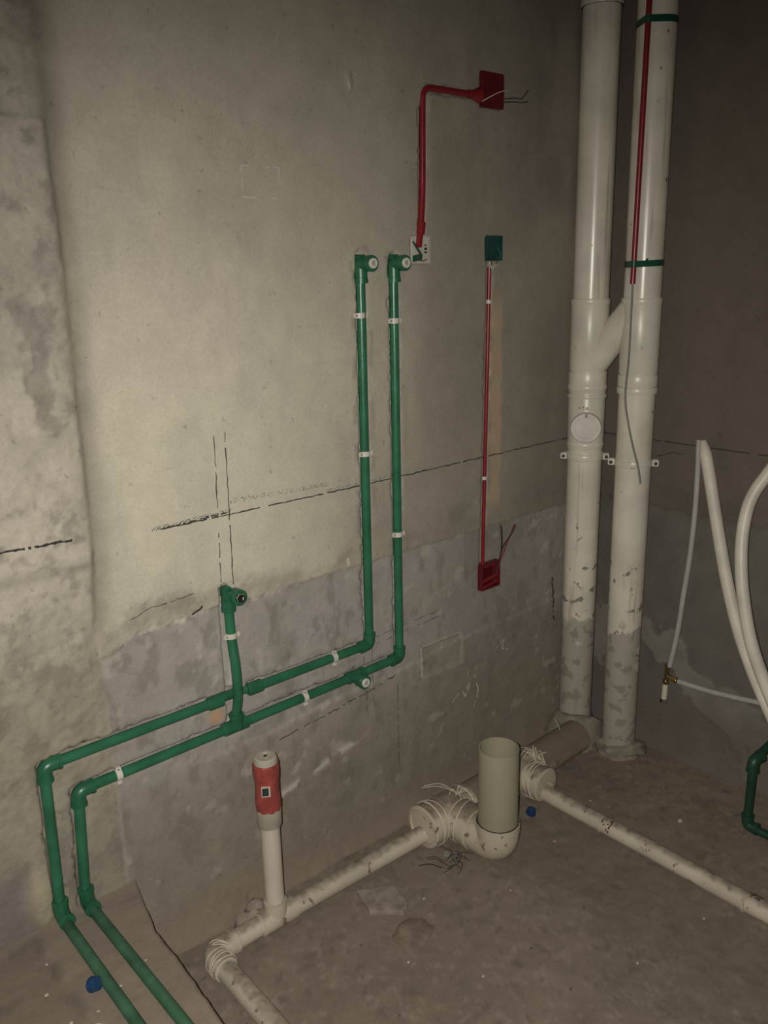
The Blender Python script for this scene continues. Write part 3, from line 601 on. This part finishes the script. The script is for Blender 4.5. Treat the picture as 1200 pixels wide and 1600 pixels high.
# ------------------------------------------------------------------ red conduits, boxes and wires on the main wall
rc = thing('electrical_conduit', (-.80, 0, 1.69), 'red conduit running up from the white box and bending over to the upper red box', 'conduit')
obj('tube', tube(fillet([(-.830, -.016, 1.660), (-.816, -.010, 1.71), (-.803, -.004, 1.80), (-.800, -.004, 2.045), (-.62, -.005, 2.045)], .032, 10), .0085), 'red', rc)
obj('box_adapter', join(lathe((-.635, -.006, 2.045), (1, 0, 0), [(0, .0088), (.001, .0115), (.016, .0115), (.036, .020), (.040, .020)], 20)), 'red', rc)
obj('bent_mouth', lathe((-.812, -.009, 1.722), Vector((-.22, -.08, -1)), [(0, .0088), (.002, .0112), (.03, .0112), (.032, .009)], 18), 'red', rc)
def wall_box(name, c_, half, mat, matin, label, depth=.012, out=.004, parts=True):
    x, z = c_; t = thing(name, (x, 0, z-half), label, 'electrical box')
    def ring(hw, y): return [(x-hw, y, z-hw), (x+hw, y, z-hw), (x+hw, y, z+hw), (x-hw, y, z+hw)]
    rr = [ring(half, .02), ring(half, -out), ring(half*.88, -out), ring(half*.84, depth)]
    V = [p for r_ in rr for p in r_]; F = []
    for i in range(3):
        for k in range(4): F.append((i*4+k, i*4+(k+1) % 4, (i+1)*4+(k+1) % 4, (i+1)*4+k))
    obj('box_body', (V, F), mat, t, False)
    obj('box_bottom', ([*ring(half*.86, depth-.001)], [(3, 2, 1, 0)]), matin, t, False)
    return t
b1 = wall_box('junction_box', (-.545, 2.062), .044, 'red_box', 'red_in', 'red junction box high on the plaster wall with a pale twine across it', depth=.010, out=.010)
obj('box_cover', box((-.545, -.011, 2.062), (.042, 0, 0), (0, 0, .042), (0, .0025, 0), .004), 'red_box', b1, False)
obj('twine', tube(catmull([(-.59, -.014, 2.03), (-.56, -.02, 2.045), (-.52, -.02, 2.060), (-.485, -.016, 2.066)]), .0014, 8), 'twine', b1)
for k in range(2): obj('wire', tube(catmull([(-.50, -.010, 2.045-.008*k), (-.46, -.018, 2.050-.01*k), (-.43, -.014, 2.052-.010*k), (-.41, -.02, 2.075-.03*k)]), .0014, 8), 'wire_dark', b1)
b2 = wall_box('junction_box', (-.815, 1.652), .034, 'white_box', 'white_box', 'white box with green film at the foot of the red conduit', depth=.008, out=.006)
b2['label'] = 'small pale box with green film where the upper red conduit ends'
obj('lid', box((-.815, -.006, 1.652), (.031, 0, 0), (0, 0, .033), (0, .002, 0), .003), 'white_box', b2, False)
obj('film', ([(-.847, -.0095, 1.672), (-.842, -.0095, 1.675), (-.812, -.012, 1.640), (-.812, -.0095, 1.626), (-.846, -.0095, 1.622), (-.846, -.0095, 1.638), (-.825, -.012, 1.642)], [(0, 6, 2, 1), (6, 5, 4, 3), (6, 3, 2)]), 'dark_green', b2, False)
obj('printed_mark', join(box((-.798, -.0086, 1.655), (.004, 0, 0), (0, 0, .003), (0, .0004, 0)), box((-.798, -.0086, 1.646), (.005, 0, 0), (0, 0, .0018), (0, .0004, 0)), box((-.799, -.0086, 1.664), (.003, 0, 0), (0, 0, .0018), (0, .0004, 0))), 'wire_dark', b2, False)
obj('wire', tube(catmull([(-.824, -.016, 1.648), (-.832, -.014, 1.632), (-.815, -.012, 1.624), (-.797, -.011, 1.628)]), .0014, 8), 'wire_red', b2)
b3 = wall_box('junction_box', (-.528, 1.656), .034, 'teal_box', 'teal_box', 'dark teal green junction box above the thin straight red conduit', depth=.010, out=.008)
obj('lid', box((-.536, -.009, 1.662), (.022, 0, 0), (0, 0, .026), (0, .002, 0), .003), 'teal_box', b3, False)
obj('wire', tube(catmull([(-.535, -.012, 1.64), (-.545, -.014, 1.62), (-.548, -.010, 1.595)]), .0014, 8), 'wire_dark', b3)
obj('wire', tube(catmull([(-.552, -.01, 1.62), (-.546, -.016, 1.60), (-.530, -.016, 1.612), (-.515, -.01, 1.605)]), .0013, 8), 'twine', b3)
obj('wire', tube(catmull([(-.520, -.012, 1.66), (-.512, -.016, 1.635), (-.528, -.014, 1.615)]), .0013, 8), 'wire_green', b3)
rc2 = thing('electrical_conduit', (-.565, 0, .72), 'thin straight red conduit dropping down the wall to the lower red box', 'conduit')
obj('tube', tube([(-.545, -.004, 1.605), (-.548, -.004, 1.45), (-.556, -.004, 1.1), (-.5625, -.004, .80), (-.566, -.006, .722)], .0058, 14), 'red', rc2)
for z_ in (1.51, .995): obj('clip', lathe((-.547 if z_ > 1.2 else -.5585, -.004, z_-.005), (0, 0, 1), [(0, .0062), (0, .0078), (.010, .0078), (.010, .0062)], 16), 'clip', rc2)
b4 = wall_box('junction_box', (-.535, .680), .042, 'red_box', 'red_in', 'low red junction box with dark wires sticking up out of it', depth=.014, out=.014)
obj('inner_bracket', join(box((-.535, -.008, .672), (.034, 0, .006), (0, 0, .004), (0, .003, 0)), box((-.535, -.008, .650), (.034, 0, .004), (0, 0, .003), (0, .003, 0))), 'red', b4, False)
obj('rim_highlight_strip', box((-.535, -.015, .716), (.034, 0, 0), (0, 0, .002), (0, .001, 0)), 'red', b4, False)
b4.children[-1].name = 'rim_highlight'  # lighter red strip along the rim, a highlight put into the colour
obj('wire', tube(catmull([(-.515, -.004, .67), (-.508, -.02, .72), (-.512, -.035, .77), (-.530, -.05, .825), (-.535, -.05, .85)]), .002, 8), 'wire_dark', b4)
obj('wire', tube(catmull([(-.510, -.004, .67), (-.505, -.02, .725), (-.500, -.03, .77), (-.478, -.05, .82), (-.468, -.05, .84)]), .002, 8), 'wire_dark', b4)
obj('wire', tube(catmull([(-.505, -.004, .67), (-.495, -.02, .73), (-.478, -.03, .785), (-.470, -.05, .84)]), .002, 8), 'wire_red', b4)

# ------------------------------------------------------------------ drain stacks in the corner
LX, LY = -.146, -.065; RX, RY = -.105, -.220
TOP = ROOM_Z-.01
view = Vector((CAM.x-LX, CAM.y-LY, 0)).normalized(); side = Vector((.7534, -.6571, 0)).normalized()
def coll(x, y, z0, z1, r0, r1, n=40): return lathe((x, y, z0), (0, 0, 1), [(0, r0), (0, r1-.001), (.002, r1), (z1-z0-.002, r1), (z1-z0, r1-.001), (z1-z0, r0)], n)
ls = thing('drain_stack', (LX, LY, 0), 'white drain stack nearest the plastered wall with a round cleanout cap', 'drain pipe', 'drain stacks in the corner')
obj('pipe', tube([(LX, LY, .0), (LX, LY, 1.0), (LX, LY, TOP)], .055, 40), 'stack', ls)
obj('socket', join(coll(LX, LY, 2.312, 2.44, .055, .0600), coll(LX, LY, 2.312, 2.330, .055, .0615)), 'stackfit', ls)
obj('branch_fitting', join(coll(LX, LY, 1.285, 1.505, .055, .0590), coll(LX, LY, 1.488, 1.505, .055, .0605), tube([(LX, LY, 1.285), ((LX+RX)/2, (LY+RY)/2, 1.395), (RX, RY, 1.50)], .047, 32)), 'stackfit', ls, label='diagonal cross branch linking to the other stack')
obj('coupling', join(coll(LX, LY, 1.219, 1.282, .055, .0600), coll(LX, LY, 1.226, 1.240, .055, .0625), coll(LX, LY, 1.200, 1.211, .055, .0620)), 'stackfit', ls)
obj('cleanout_fitting', join(coll(LX, LY, 1.035, 1.219, .055, .0580), coll(LX, LY, 1.045, 1.056, .055, .0595), coll(LX, LY, 1.018, 1.026, .055, .0595), coll(LX, LY, 1.165, 1.170, .055, .0592)), 'stackfit', ls)
cc_ = Vector((LX, LY, 1.112))
cap_o = obj('cleanout_cap', lathe(cc_, view, [(.03, .042), (.060, .042), (.060, .0475), (.078, .0475), (.081, .0455), (.081, .034), (.0795, .033), (.0795, .0)][:-1], 36), 'clip', ls, label='round white screw cap facing the room')
obj('cap_notch', box(cc_+view*.081+Vector((0, 0, .040)), side*.004, Vector((0, 0, .006)), view*.0012), 'socket', cap_o, False)
obj('embossed_mark', join(*[box(cc_+view*.0588+side*(.012*k_-.022)+Vector((0, 0, .060+.002*(k_ % 2)))-view*(.0045*abs(k_-1.8)**1.3*.8), side*.0035, Vector((0, 0, .003)), view*.0008) for k_ in range(5)]), 'socket', ls, False)
def clamp(par, x, y, z):
    o = obj('clamp', coll(x, y, z-.010, z+.010, .0545, .0585), 'stackfit', par)
    dd = Vector((CAM.x-x, CAM.y-y, 0)).normalized(); sd = Vector((-dd.y, dd.x, 0))
    for s in (-1, 1):
        e_ = obj('clamp_ear', join(box(Vector((x, y, z))+sd*s*.066+dd*.004, sd*.011, Vector((0, 0, .0095)), dd*.004, .003), box(Vector((x, y, z))+sd*s*.066-dd*.010, sd*.011, Vector((0, 0, .0095)), dd*.004, .003)), 'clip', o, False)
        obj('bolt', lathe(Vector((x, y, z))+sd*s*.068-dd*.016, dd, [(0, .003), (.025, .003), (.025, .0055), (.029, .0055), (.030, .004)], 12), 'wire_dark', o)
clamp(ls, LX, LY, 1.008)
rs_ = thing('drain_stack', (RX, RY, 0), 'white drain stack standing forward of the corner with the red conduit taped to it', 'drain pipe', 'drain stacks in the corner')
obj('pipe', tube([(RX, RY, .0), (RX, RY, 1.0), (RX, RY, TOP)], .055, 40), 'stack', rs_)
obj('branch_fitting', join(coll(RX, RY, 1.282, 1.507, .055, .0585), coll(RX, RY, 1.488, 1.507, .055, .0605)), 'stackfit', rs_)
obj('coupling', join(coll(RX, RY, 1.243, 1.279, .055, .0600), coll(RX, RY, 1.222, 1.241, .055, .0615)), 'stackfit', rs_)
clamp(rs_, RX, RY, 1.003)
# red conduit taped to the forward stack
rcs = thing('electrical_conduit', (-.174, -.231, 1.55), 'thick red conduit taped along the forward white drain stack', 'conduit')
cpts = [(-.1745, -.2305, 1.548), (-.1725, -.2350, 2.2), (-.170, -.240, TOP)]
obj('tube', tube(cpts, .0082, 16), 'red', rcs)
def hull(P):
    P = sorted(P)
    def half(Q):
        h = []
        for p in Q:
            while len(h) > 1 and (h[-1][0]-h[-2][0])*(p[1]-h[-2][1])-(h[-1][1]-h[-2][1])*(p[0]-h[-2][0]) <= 0: h.pop()
            h.append(p)
        return h
    a = half(P); b = half(P[::-1]); return a[:-1]+b[:-1]
def tape(par, z, cx, cy, slant=.0):
    P = [(RX+.0562*math.cos(t*.1309), RY+.0562*math.sin(t*.1309)) for t in range(48)] + [(cx+.0095*math.cos(t*.35), cy+.0095*math.sin(t*.35)) for t in range(18)]
    H = hull(P); n = len(H); V = []; F = []
    for dz, k in ((-.009, .985), (-.009, 1.0), (.009, 1.0), (.009, .985)):
        for (x, y) in H: V.append((RX+(x-RX)*k, RY+(y-RY)*k, z+dz+slant*((x-RX)*.753-(y-RY)*.657)))
    for i in range(3):
        for k in range(n): F.append((i*n+k, i*n+(k+1) % n, (i+1)*n+(k+1) % n, (i+1)*n+k))
    obj('tape', (V, F), 'green_tape', par, True, label='dark green tape band')
tape(rcs, 2.245, -.1725, -.2352, .05); tape(rcs, 1.605, -.1744, -.2309, .03)
obj('tape_end', ([(-.163, -.2595, 1.610), (-.155, -.263, 1.610), (-.149, -.2625, 1.621), (-.161, -.262, 1.617)], [(0, 1, 2, 3)]), 'green_tape', rcs, False)
gw = thing('loose_wire', (-.17, -.24, 1.0), 'grey wire hanging out of the red conduit down the forward drain stack', 'wire')
obj('wire_strand', tube(catmull([(-.1745, -.2305, 1.56), (-.176, -.232, 1.46), (-.1770, -.232, 1.33), (-.1790, -.228, 1.22), (-.1750, -.240, 1.14), (-.1720, -.262, 1.06), (-.166, -.276, 1.01), (-.166, -.289, .955)]), .0030, 10), 'wire_grey', gw)
# mortar heaped round the stack feet
obj('mortar_mound', blob((LX-.02, LY-.01, -.005), .125, .10, .12, .18, 5), 'mortar', None, True, label='rough mortar heap around the foot of the stack by the plastered wall', cat='mortar')
obj('mortar_mound', blob((RX-.0, RY-.01, -.005), .085, .085, .045, .2, 8), 'mortar', None, True, label='rough mortar heap around the foot of the forward drain stack', cat='mortar')

# ------------------------------------------------------------------ big waste pipe on the floor
MY, MZ = -.153, .060
mp = thing('waste_pipe', (-.65, MY, 0), 'dusty thick waste pipe lying along the wall foot with a dirty elbow', 'drain pipe')
obj('pipe', tube([(-.93, MY, MZ), (-.60, MY, MZ), (-.24, MY+.01, MZ)], .055, 36), 'pipe110', mp)
obj('reducer', lathe((-.905, MY, MZ), (-1, 0, 0), [(0, .056), (0, .0605), (.046, .0605), (.048, .063), (.064, .063), (.066, .060), (.066, .052), (.062, .050)], 40), 'fit110', mp, label='white end cap with the thin pipe entering it')
obj('tee', join(lathe((-.905, MY, MZ), (1, 0, 0), [(0, .056), (.0, .0615), (.014, .0615), (.016, .0595), (.095, .0595), (.097, .0615), (.11, .0615), (.11, .056)], 40),
                lathe((-.862, MY, MZ), (0, -1, 0), [(.02, .0585), (.075, .0585), (.077, .0610), (.098, .0610), (.10, .0585)], 40)), 'fit110', mp)
EC = (-.862, -.342, MZ+.002)
obj('elbow', join(tube(fillet([(-.862, -.252, MZ), EC, (-.862, -.342, .128)], .068, 10), .0600, 36), lathe((-.862, -.342, .106), (0, 0, 1), [(0, .0595), (.001, .0622), (.020, .0622), (.022, .060), (.022, .054)], 40),
                  lathe((-.862, -.250, MZ), (0, -1, 0), [(0, .0585), (.001, .0625), (.016, .0625), (.018, .0595)], 36)), 'fit110', mp, label='dirty white elbow turning up')
obj('gasket', lathe((-.862, -.243, MZ), (0, -1, 0), [(0, .0560), (.0, .0600), (.010, .0600), (.010, .0560)], 36), 'mortar_brown', mp)
obj('open_stub', lathe((-.862, -.342, .11), (0, 0, 1), [(0, .0545), (.0, .0550), (.243, .0550), (.2445, .0545), (.2445, .0520), (.2425, .0515), (.02, .0515), (.02, .001)], 44, True), 'beige', mp, label='open beige upright pipe')
obj('tee', join(lathe((-.615, MY, MZ), (1, 0, 0), [(0, .056), (.0, .0615), (.014, .0615), (.016, .0595), (.115, .0595), (.117, .0615), (.13, .0615), (.13, .056)], 36),
                lathe((-.547, MY, MZ), (0, -1, 0), [(.02, .050), (.080, .050), (.082, .054), (.105, .054), (.108, .050), (.108, .040)], 36)), 'fit110', mp)
# thin runs
wl = thing('waste_pipe', (-1.4, -.14, 0), 'thin white waste pipe with the red wrapped riser, bending round on the floor', 'drain pipe')
wl['label'] = 'thin white waste pipe carrying the riser with the red wrapped cap'
obj('pipe', tube([(-.955, -.146, .030), (-1.43, -.134, .029)], .0250, 28), 'pipe50', wl)
obj('pipe', tube([(-1.50, -.133, .029), (-1.62, -.135, .029)], .0250, 28), 'pipe50', wl)
obj('tee', join(lathe((-1.413, -.134, .029), (-1, 0, 0), [(0, .0252), (0, .0292), (.10, .0292), (.102, .0252)], 32), lathe((-1.465, -.133, .029), (0, 0, 1), [(0, .0292), (.05, .0292), (.052, .0252)], 32)), 'pipe50', wl)
obj('riser', tube([(-1.465, -.133, .06), (-1.465, -.132, .31)], .0242, 32), 'riser', wl)
obj('riser_socket', lathe((-1.465, -.132, .298), (0, 0, 1), [(0, .0245), (.001, .0295), (.003, .0303), (.046, .0305), (.05, .029), (.05, .02)], 36), 'socket', wl)
def wrapr(a, z): return 0
V, F = lathe((-1.465, -.132, .343), (0, 0, 1), [(0, .027), (.002, .0305), (.02, .0312), (.04, .0300), (.065, .0290), (.09, .0305), (.11, .0322), (.123, .0318), (.128, .0295), (.128, .02)], 40)
V = [Vector(v) + Vector(((v[0]+1.465), (v[1]+.132), 0))*.05*math.sin(9*math.atan2(v[1]+.132, v[0]+1.465)+v[2]*90) for v in V]
wr = obj('wrap', (V, F), 'wrap', wl, label='red plastic film wrap')
obj('cap', lathe((-1.465, -.132, .462), (0, 0, 1), [(0, .0285), (.014, .0290), (.022, .0275), (.025, .0240), (.025, .0165), (.021, .0155), (.021, .001)], 36), 'cap', wl)
obj('cap_grip', join(box((-1.465, -.132, .4845), (.013, .004, 0), (-.001, .0035, 0), (0, 0, .0022)), box((-1.465, -.132, .4845), (-.004, .013, 0), (.0035, .001, 0), (0, 0, .0022))), 'cap', wl, False)
dv = Vector((CAM.x+1.465, CAM.y+.132, 0)).normalized(); sd = Vector((-dv.y, dv.x, 0))
lc = Vector((-1.465, -.132, .408)) + dv*.0305 - sd*.004*1
obj('label_border', box(lc, sd*.0105, Vector((0, 0, .0135)), dv*.0016), 'frame', wr, False)
obj('label_window', box(lc+dv*.0010-sd*.0012, sd*.0078, Vector((0, 0, .0105)), dv*.0016), 'window', wr, False)
obj('elbow', elbow((-1.652, -.137, .030), (1, .02, 0), (.0, -1, 0), .0292, .066, .045, 1.05), 'pipe50', wl)
obj('pipe', tube([(-1.652, -.20, .029), (-1.656, -.40, .029), (-1.664, -1.2, .029)], .0250, 28), 'pipe50', wl)
wr2 = thing('waste_pipe', (-.55, -.6, 0), 'thin dusty waste pipe running straight out over the floor from the far tee', 'drain pipe')
obj('pipe', tube([(-.547, -.235, .032), (-.545, -.60, .029), (-.556, -1.5, .029)], .0250, 28), 'pipe50', wr2)
def print_band(y):
    ds = []
    rnd = random.Random(int(-y*100))
    for k in range(26):
        a = math.radians(rnd.uniform(20, 178)); yy = y+rnd.choice([-.012, -.004, .006, .014])+rnd.uniform(-.002, .002)
        rd = Vector((math.cos(a), 0, math.sin(a))); tg = Vector((-math.sin(a), 0, math.cos(a)))
        ds.append(box(Vector((-.546, yy, .029))+rd*.0252, tg*rnd.uniform(.002, .005), Vector((0, rnd.uniform(.0012, .0035), 0)), rd*.0005))
    return join(*ds)
obj('printed_mark', print_band(-.492), 'rust', wr2, False); obj('printed_mark', print_band(-.925), 'rust', wr2, False)
obj('ridge', join(*[lathe((-.546, y_, .029), (0, -1, 0), [(0, .0250), (.001, .0262), (.003, .0262), (.004, .0250)], 28) for y_ in (-.468,)]), 'pipe50', wr2)
obj('ridge', lathe((-.5525, -.905, .029), (0, -1, 0), [(0, .0250), (.001, .0262), (.006, .0262), (.007, .0250)], 28), 'pipe50', wr2)

# white strapping twine tied round the fittings
def loops(c_, ax, r, n, pitch, seed, tail=.06, tl=None, rad=.0013):
    rnd = random.Random(seed); c_ = Vector(c_); ax = Vector(ax).normalized(); u = ax.orthogonal().normalized(); v = ax.cross(u); ds = []
    for i in range(n):
        pts = []; t0 = rnd.uniform(-.5, .5)*pitch; sl = rnd.uniform(-.5, .5)
        for k in range(25):
            a = 2*math.pi*k/24; rr = r+.0012+.0012*math.sin(a*3+i*2); pts.append(c_+ax*(pitch*(i-n/2)+t0+sl*r*.5*math.cos(a+i))+(u*math.cos(a)+v*math.sin(a))*rr)
        ds.append(tube(pts, rad, 6, False))
    return ds
def tails(p, n, seed, L_=.06, up=.5, rad=.0012, bias=(0, 0, 0)):
    rnd = random.Random(seed); p = Vector(p); ds = []
    for i in range(n):
        a = rnd.uniform(0, 6.28); d_ = Vector((math.cos(a), math.sin(a), 0))*L_*rnd.uniform(.4, 1)+Vector(bias); q = p+d_*.5+Vector((0, 0, L_*up*rnd.uniform(.5, 1.1))); e_ = p+d_+Vector((0, 0, L_*up*rnd.uniform(-.2, .8)))
        ds.append(tube(catmull([p, q, e_], 7), rad, 6))
    return ds
t = thing('strapping_twine', (-1.652, -.16, .03), 'white strapping twine wound round the thin pipe bend on the floor', 'twine')
obj('winding', join(*loops((-1.651, -.185, .030), (0.05, -1, 0), .0305, 4, .011, 3), *loops((-1.640, -.150, .030), (-1, -1, 0), .0305, 3, .009, 9)), 'twine', t, kind='stuff')
obj('loose_end', join(*tails((-1.672, -.185, .045), 2, 4, .05, .2, bias=(-.01, -.03, -.03))), 'twine', t, kind='stuff')
t = thing('strapping_twine', (-.93, -.153, .06), 'white strapping twine tied on the dirty tee beside the open beige pipe', 'twine')
obj('winding', join(*loops((-.935, MY, MZ), (1, .1, 0), .0632, 3, .008, 13), *loops((-.862, -.215, MZ), (0, -1, 0), .0615, 2, .01, 14)), 'twine', t, kind='stuff')
obj('loose_end', join(*tails((-.850, -.17, .120), 7, 15, .05, .5), *tails((-.84, -.165, .12), 2, 16, .08, .35, bias=(-.04, .02, .02))), 'twine', t, kind='stuff')
t = thing('strapping_twine', (-.55, -.2, .06), 'white strapping twine bunched on the far tee behind the open beige pipe', 'twine')
obj('winding', join(*loops((-.547, -.225, MZ), (0, -1, 0.1), .055, 5, .008, 23)), 'twine', t, kind='stuff')
obj('loose_end', join(*tails((-.535, -.20, .115), 12, 25, .05, .8), *tails((-.53, -.24, .05), 5, 26, .06, .3)), 'twine', t, kind='stuff')
obj('twine_scrap', tube(catmull([(-.33, -.12, .15), (-.325, -.14, .11), (-.335, -.15, .07), (-.35, -.17, .05)]), .0012, 6), 'twine', None, True, label='single pale twine strand by the foot of the stacks', cat='twine')

# ------------------------------------------------------------------ white hoses against the right wall
hs1 = thing('water_hose', (-.05, -.36, .2), 'thin grey white hose with a brass tee and end cap hanging on the side wall', 'hose')
obj('hose', tube(catmull([(-.045, -.404, 1.090), (-.04, -.405, .984), (-.04, -.406, .863), (-.04, -.400, .716), (-.04, -.388, .584), (-.04, -.376, .448), (-.04, -.357, .325)]), .0085, 16), 'hose_thin', hs1)
obj('hose', tube(catmull([(-.04, -.392, .284), (-.045, -.50, .292), (-.05, -.60, .306), (-.06, -.68, .322), (-.07, -.78, .33)]), .0085, 16), 'hose_thin', hs1)
te = obj('brass_tee', join(tube([(-.04, -.352, .335), (-.04, -.346, .255)], .0075, 16), lathe((-.04, -.352, .330), (0, .08, -1), [(0, .008), (0, .0105), (.012, .0105), (.012, .008)], 6), lathe((-.04, -.348, .272), (0, .08, -1), [(0, .008), (0, .011), (.012, .011), (.012, .008)], 6), tube([(-.04, -.349, .290), (-.04, -.388, .284)], .0068, 14), lathe((-.04, -.372, .286), (0, -1, -.1), [(0, .007), (0, .0105), (.012, .0105), (.012, .007)], 6)), 'brass', hs1)
obj('valve_body', tube([(-.04, -.347, .262), (-.04, -.345, .205)], .0095, 18), 'hose', hs1)
obj('end_cap', lathe((-.04, -.345, .207), (0, .02, -1), [(0, .0098), (0, .0125), (.016, .0125), (.018, .011), (.018, .002)], 8), 'chrome', hs1)
hs2 = obj('water_hose', tube(catmull([(-.05, -.421, 1.089), (-.07, -.458, .998), (-.11, -.522, .841), (-.15, -.58, .716), (-.19, -.646, .598), (-.23, -.712, .514), (-.27, -.789, .430), (-.31, -.898, .309), (-.34, -1.014, .189), (-.37, -1.14, .06), (-.40, -1.26, .025)]), [.009, .012, .015, .017] + [.018]*77, 22), 'hose')
tag(hs2, 'thick straight white hose leaning from the pointed bend down to the side', 'hose')
hs3 = obj('water_hose', tube(catmull([(-.05, -.76, 1.16), (-.06, -.692, 1.123), (-.09, -.647, 1.036), (-.12, -.617, .959), (-.15, -.616, .869), (-.18, -.636, .767), (-.215, -.673, .671), (-.25, -.717, .591), (-.285, -.772, .521), (-.33, -.856, .431), (-.37, -.956, .324), (-.42, -1.07, .17), (-.46, -1.18, .05), (-.48, -1.3, .025)]), .0175, 22), 'hose')
tag(hs3, 'thick bowed white hose curving in from the edge beside the straight hose', 'hose')

# ------------------------------------------------------------------ small things on the floor
def bottle_cap(loc, rot, label):
    t = thing('pipe_cap', loc, label, 'cap', 'blue caps on the floor')
    R_ = Matrix.Rotation(rot[2], 3, 'Z') @ Matrix.Rotation(rot[0], 3, 'X')
    ax = R_ @ Vector((0, 0, 1)); ax.normalize()
    obj('cap_shell', lathe(loc, ax, [(0, .0125), (.0, .0140), (.004, .0145), (.016, .0135), (.018, .012), (.018, .001)], 24), 'blue', t)
    obj('cap_ring', lathe(loc, ax, [(-.001, .0125), (-.001, .0155), (.003, .0155), (.003, .0125)], 24), 'blue', t)
bottle_cap(Vector((-1.975, -.249, .232)), (1.1, 0, .5), 'blue plastic cap lying on the raised floor beside the green pipe')
bottle_cap(Vector((-.641, -.278, .013)), (1.2, 0, 2.0), 'blue plastic cap lying on the floor beside the dirty elbow')
def tuft(loc, n, L_, seed):
    rnd = random.Random(seed); ds = []
    for i in range(n):
        a = rnd.uniform(0, 6.28); l = L_*rnd.uniform(.4, 1); x, y, z = loc; b = a+rnd.uniform(-.6, .6); x += rnd.uniform(-.02, .02); y += rnd.uniform(-.02, .02)
        ds.append(tube(catmull([(x, y, z+.002), (x+math.cos(a)*l*.5, y+math.sin(a)*l*.5, z+.004+rnd.random()*.010), (x+math.cos(b)*l, y+math.sin(b)*l, z+.003)], 5), .0011, 5))
    return join(*ds)
obj('plant_debris', tuft((-.965, -.262, .0), 16, .06, 5), 'fibre', None, True, label='tuft of dark dry fibres on the floor under the dirty tee', cat='debris', kind='stuff')
obj('twig', tube(catmull([(-1.045, -.215, .005), (-1.02, -.235, .008), (-1.005, -.265, .005)]), .0016, 6), 'fibre', None, True, label='short dark twig on the floor beside the thin white pipe', cat='twig')
obj('plastic_ring', lathe((-.955, -.235, .006), (.1, 0, 1), [(0, .006), (0, .0095), (.005, .0095), (.005, .006), (0, .006)], 20, False), 'clear', None, True, label='small cloudy plastic ring by the dark dry fibres', cat='ring')
# broken flat mortar piece, half buried
def slab(pts, z0, th, seed, name, mat, label, cat):
    rnd = random.Random(seed); P = []
    for (x0, y0), (x1, y1) in zip(pts, pts[1:]+pts[:1]):
        for k in range(5): t = k/5; P.append((x0+(x1-x0)*t+rnd.uniform(-.004, .004)*(k > 0), y0+(y1-y0)*t+rnd.uniform(-.004, .004)*(k > 0)))
    n = len(P); cx = sum(p[0] for p in P)/n; cy = sum(p[1] for p in P)/n; V = [(x, y, z0-.01) for x, y in P]+[(x, y, z0+th*.8) for x, y in P]+[(cx+(x-cx)*.93, cy+(y-cy)*.93, z0+th) for x, y in P]
    F = [(i, (i+1) % n, n+(i+1) % n, n+i) for i in range(n)]+[(n+i, n+(i+1) % n, 2*n+(i+1) % n, 2*n+i) for i in range(n)]+[tuple(2*n+i for i in range(n))]
    obj(name, (V, F), mat, None, False, label=label, cat=cat)
slab([(-1.236, -.175), (-1.150, -.222), (-1.166, -.303), (-1.198, -.320), (-1.262, -.258)], 0, .006, 3, 'mortar_flake', 'board', 'pale pinkish broken mortar flake lying flat on the floor', 'debris')
obj('dirt_mound', blob((-1.225, -.385, -.004), .055, .045, .009, .12, 12), 'mortar_brown', None, True, label='low reddish brown dirt mound beside the pale mortar flake', cat='debris')
obj('mortar_lump', blob((-1.50, -.085, -.004), .055, .045, .05, .25, 14), 'board', None, True, label='pinkish mortar lump behind the riser with the red cap', cat='debris')
rnd = random.Random(77)
ANCH = [((-.331, -.593), 'near the side wall beyond the far thin waste pipe'), ((-1.121, -.316), 'just past the pale mortar flake'), ((-.86, -.45), 'in front of the dirty elbow'), ((-1.4, -.35), 'in the bend of the thin white waste pipe'),
        ((-.45, -.5), 'on the far side of the dusty waste pipe'), ((-.66, -.7), 'close along the dusty far waste pipe'), ((-1.1, -.65), 'on the bare floor nearest the camera'), ((-.85, -.85), 'on the open floor in the lower corner')]
spots = [(-.331, -.593), (-1.121, -.316), (-.80, -.52), (-1.05, -.62), (-.93, -.45), (-.75, -.75), (-.9, -.82), (-.42, -.5), (-.38, -.72), (-.68, -.40), (-1.35, -.33), (-1.42, -.55), (-1.2, -.6), (-.98, -.95), (-.72, -.95), (-.44, -.35), (-1.08, -.76), (-.65, -.85), (-1.3, -.45), (-.84, -.62)]
for i, (x, y) in enumerate(spots):
    s = .008 if i == 0 else rnd.uniform(.0022, .0048); dark = i > 1 and rnd.random() < .35
    wh = min(ANCH, key=lambda a_: math.hypot(a_[0][0]-x, a_[0][1]-y))[1]
    obj('pebble', blob((x, y, 0), s, s*.8, s*.8, .3, 100+i, True, 9, 6), 'stone_dark' if dark else 'stone', None, False, label=('larger white' if i == 0 else 'tiny dark' if dark else 'tiny pale')+' crumb of rubble '+wh, cat='pebble', group='crumbs '+wh+(' (dark)' if dark else ''))
for i, (x, y) in enumerate([(-2.04, -.30), (-2.02, -.12), (-1.93, -.28), (-2.05, -.2), (-1.86, -.25), (-1.99, -.31)]):
    s = rnd.uniform(.003, .005); obj('pebble', blob((x, y, SZ-.002), s, s*.8, s*.8, .3, 200+i, True, 9, 6), 'stone', None, False, label='tiny pale crumb of rubble on the raised floor near the green pipes', cat='pebble', group='crumbs on the raised floor')
obj('twig', tube([(-2.03, -.33, .224), (-2.005, -.345, .228), (-1.99, -.36, .226)], .0016, 6), 'stone', None, True, label='tiny pale splinter on the raised floor beyond the blue cap', cat='twig')
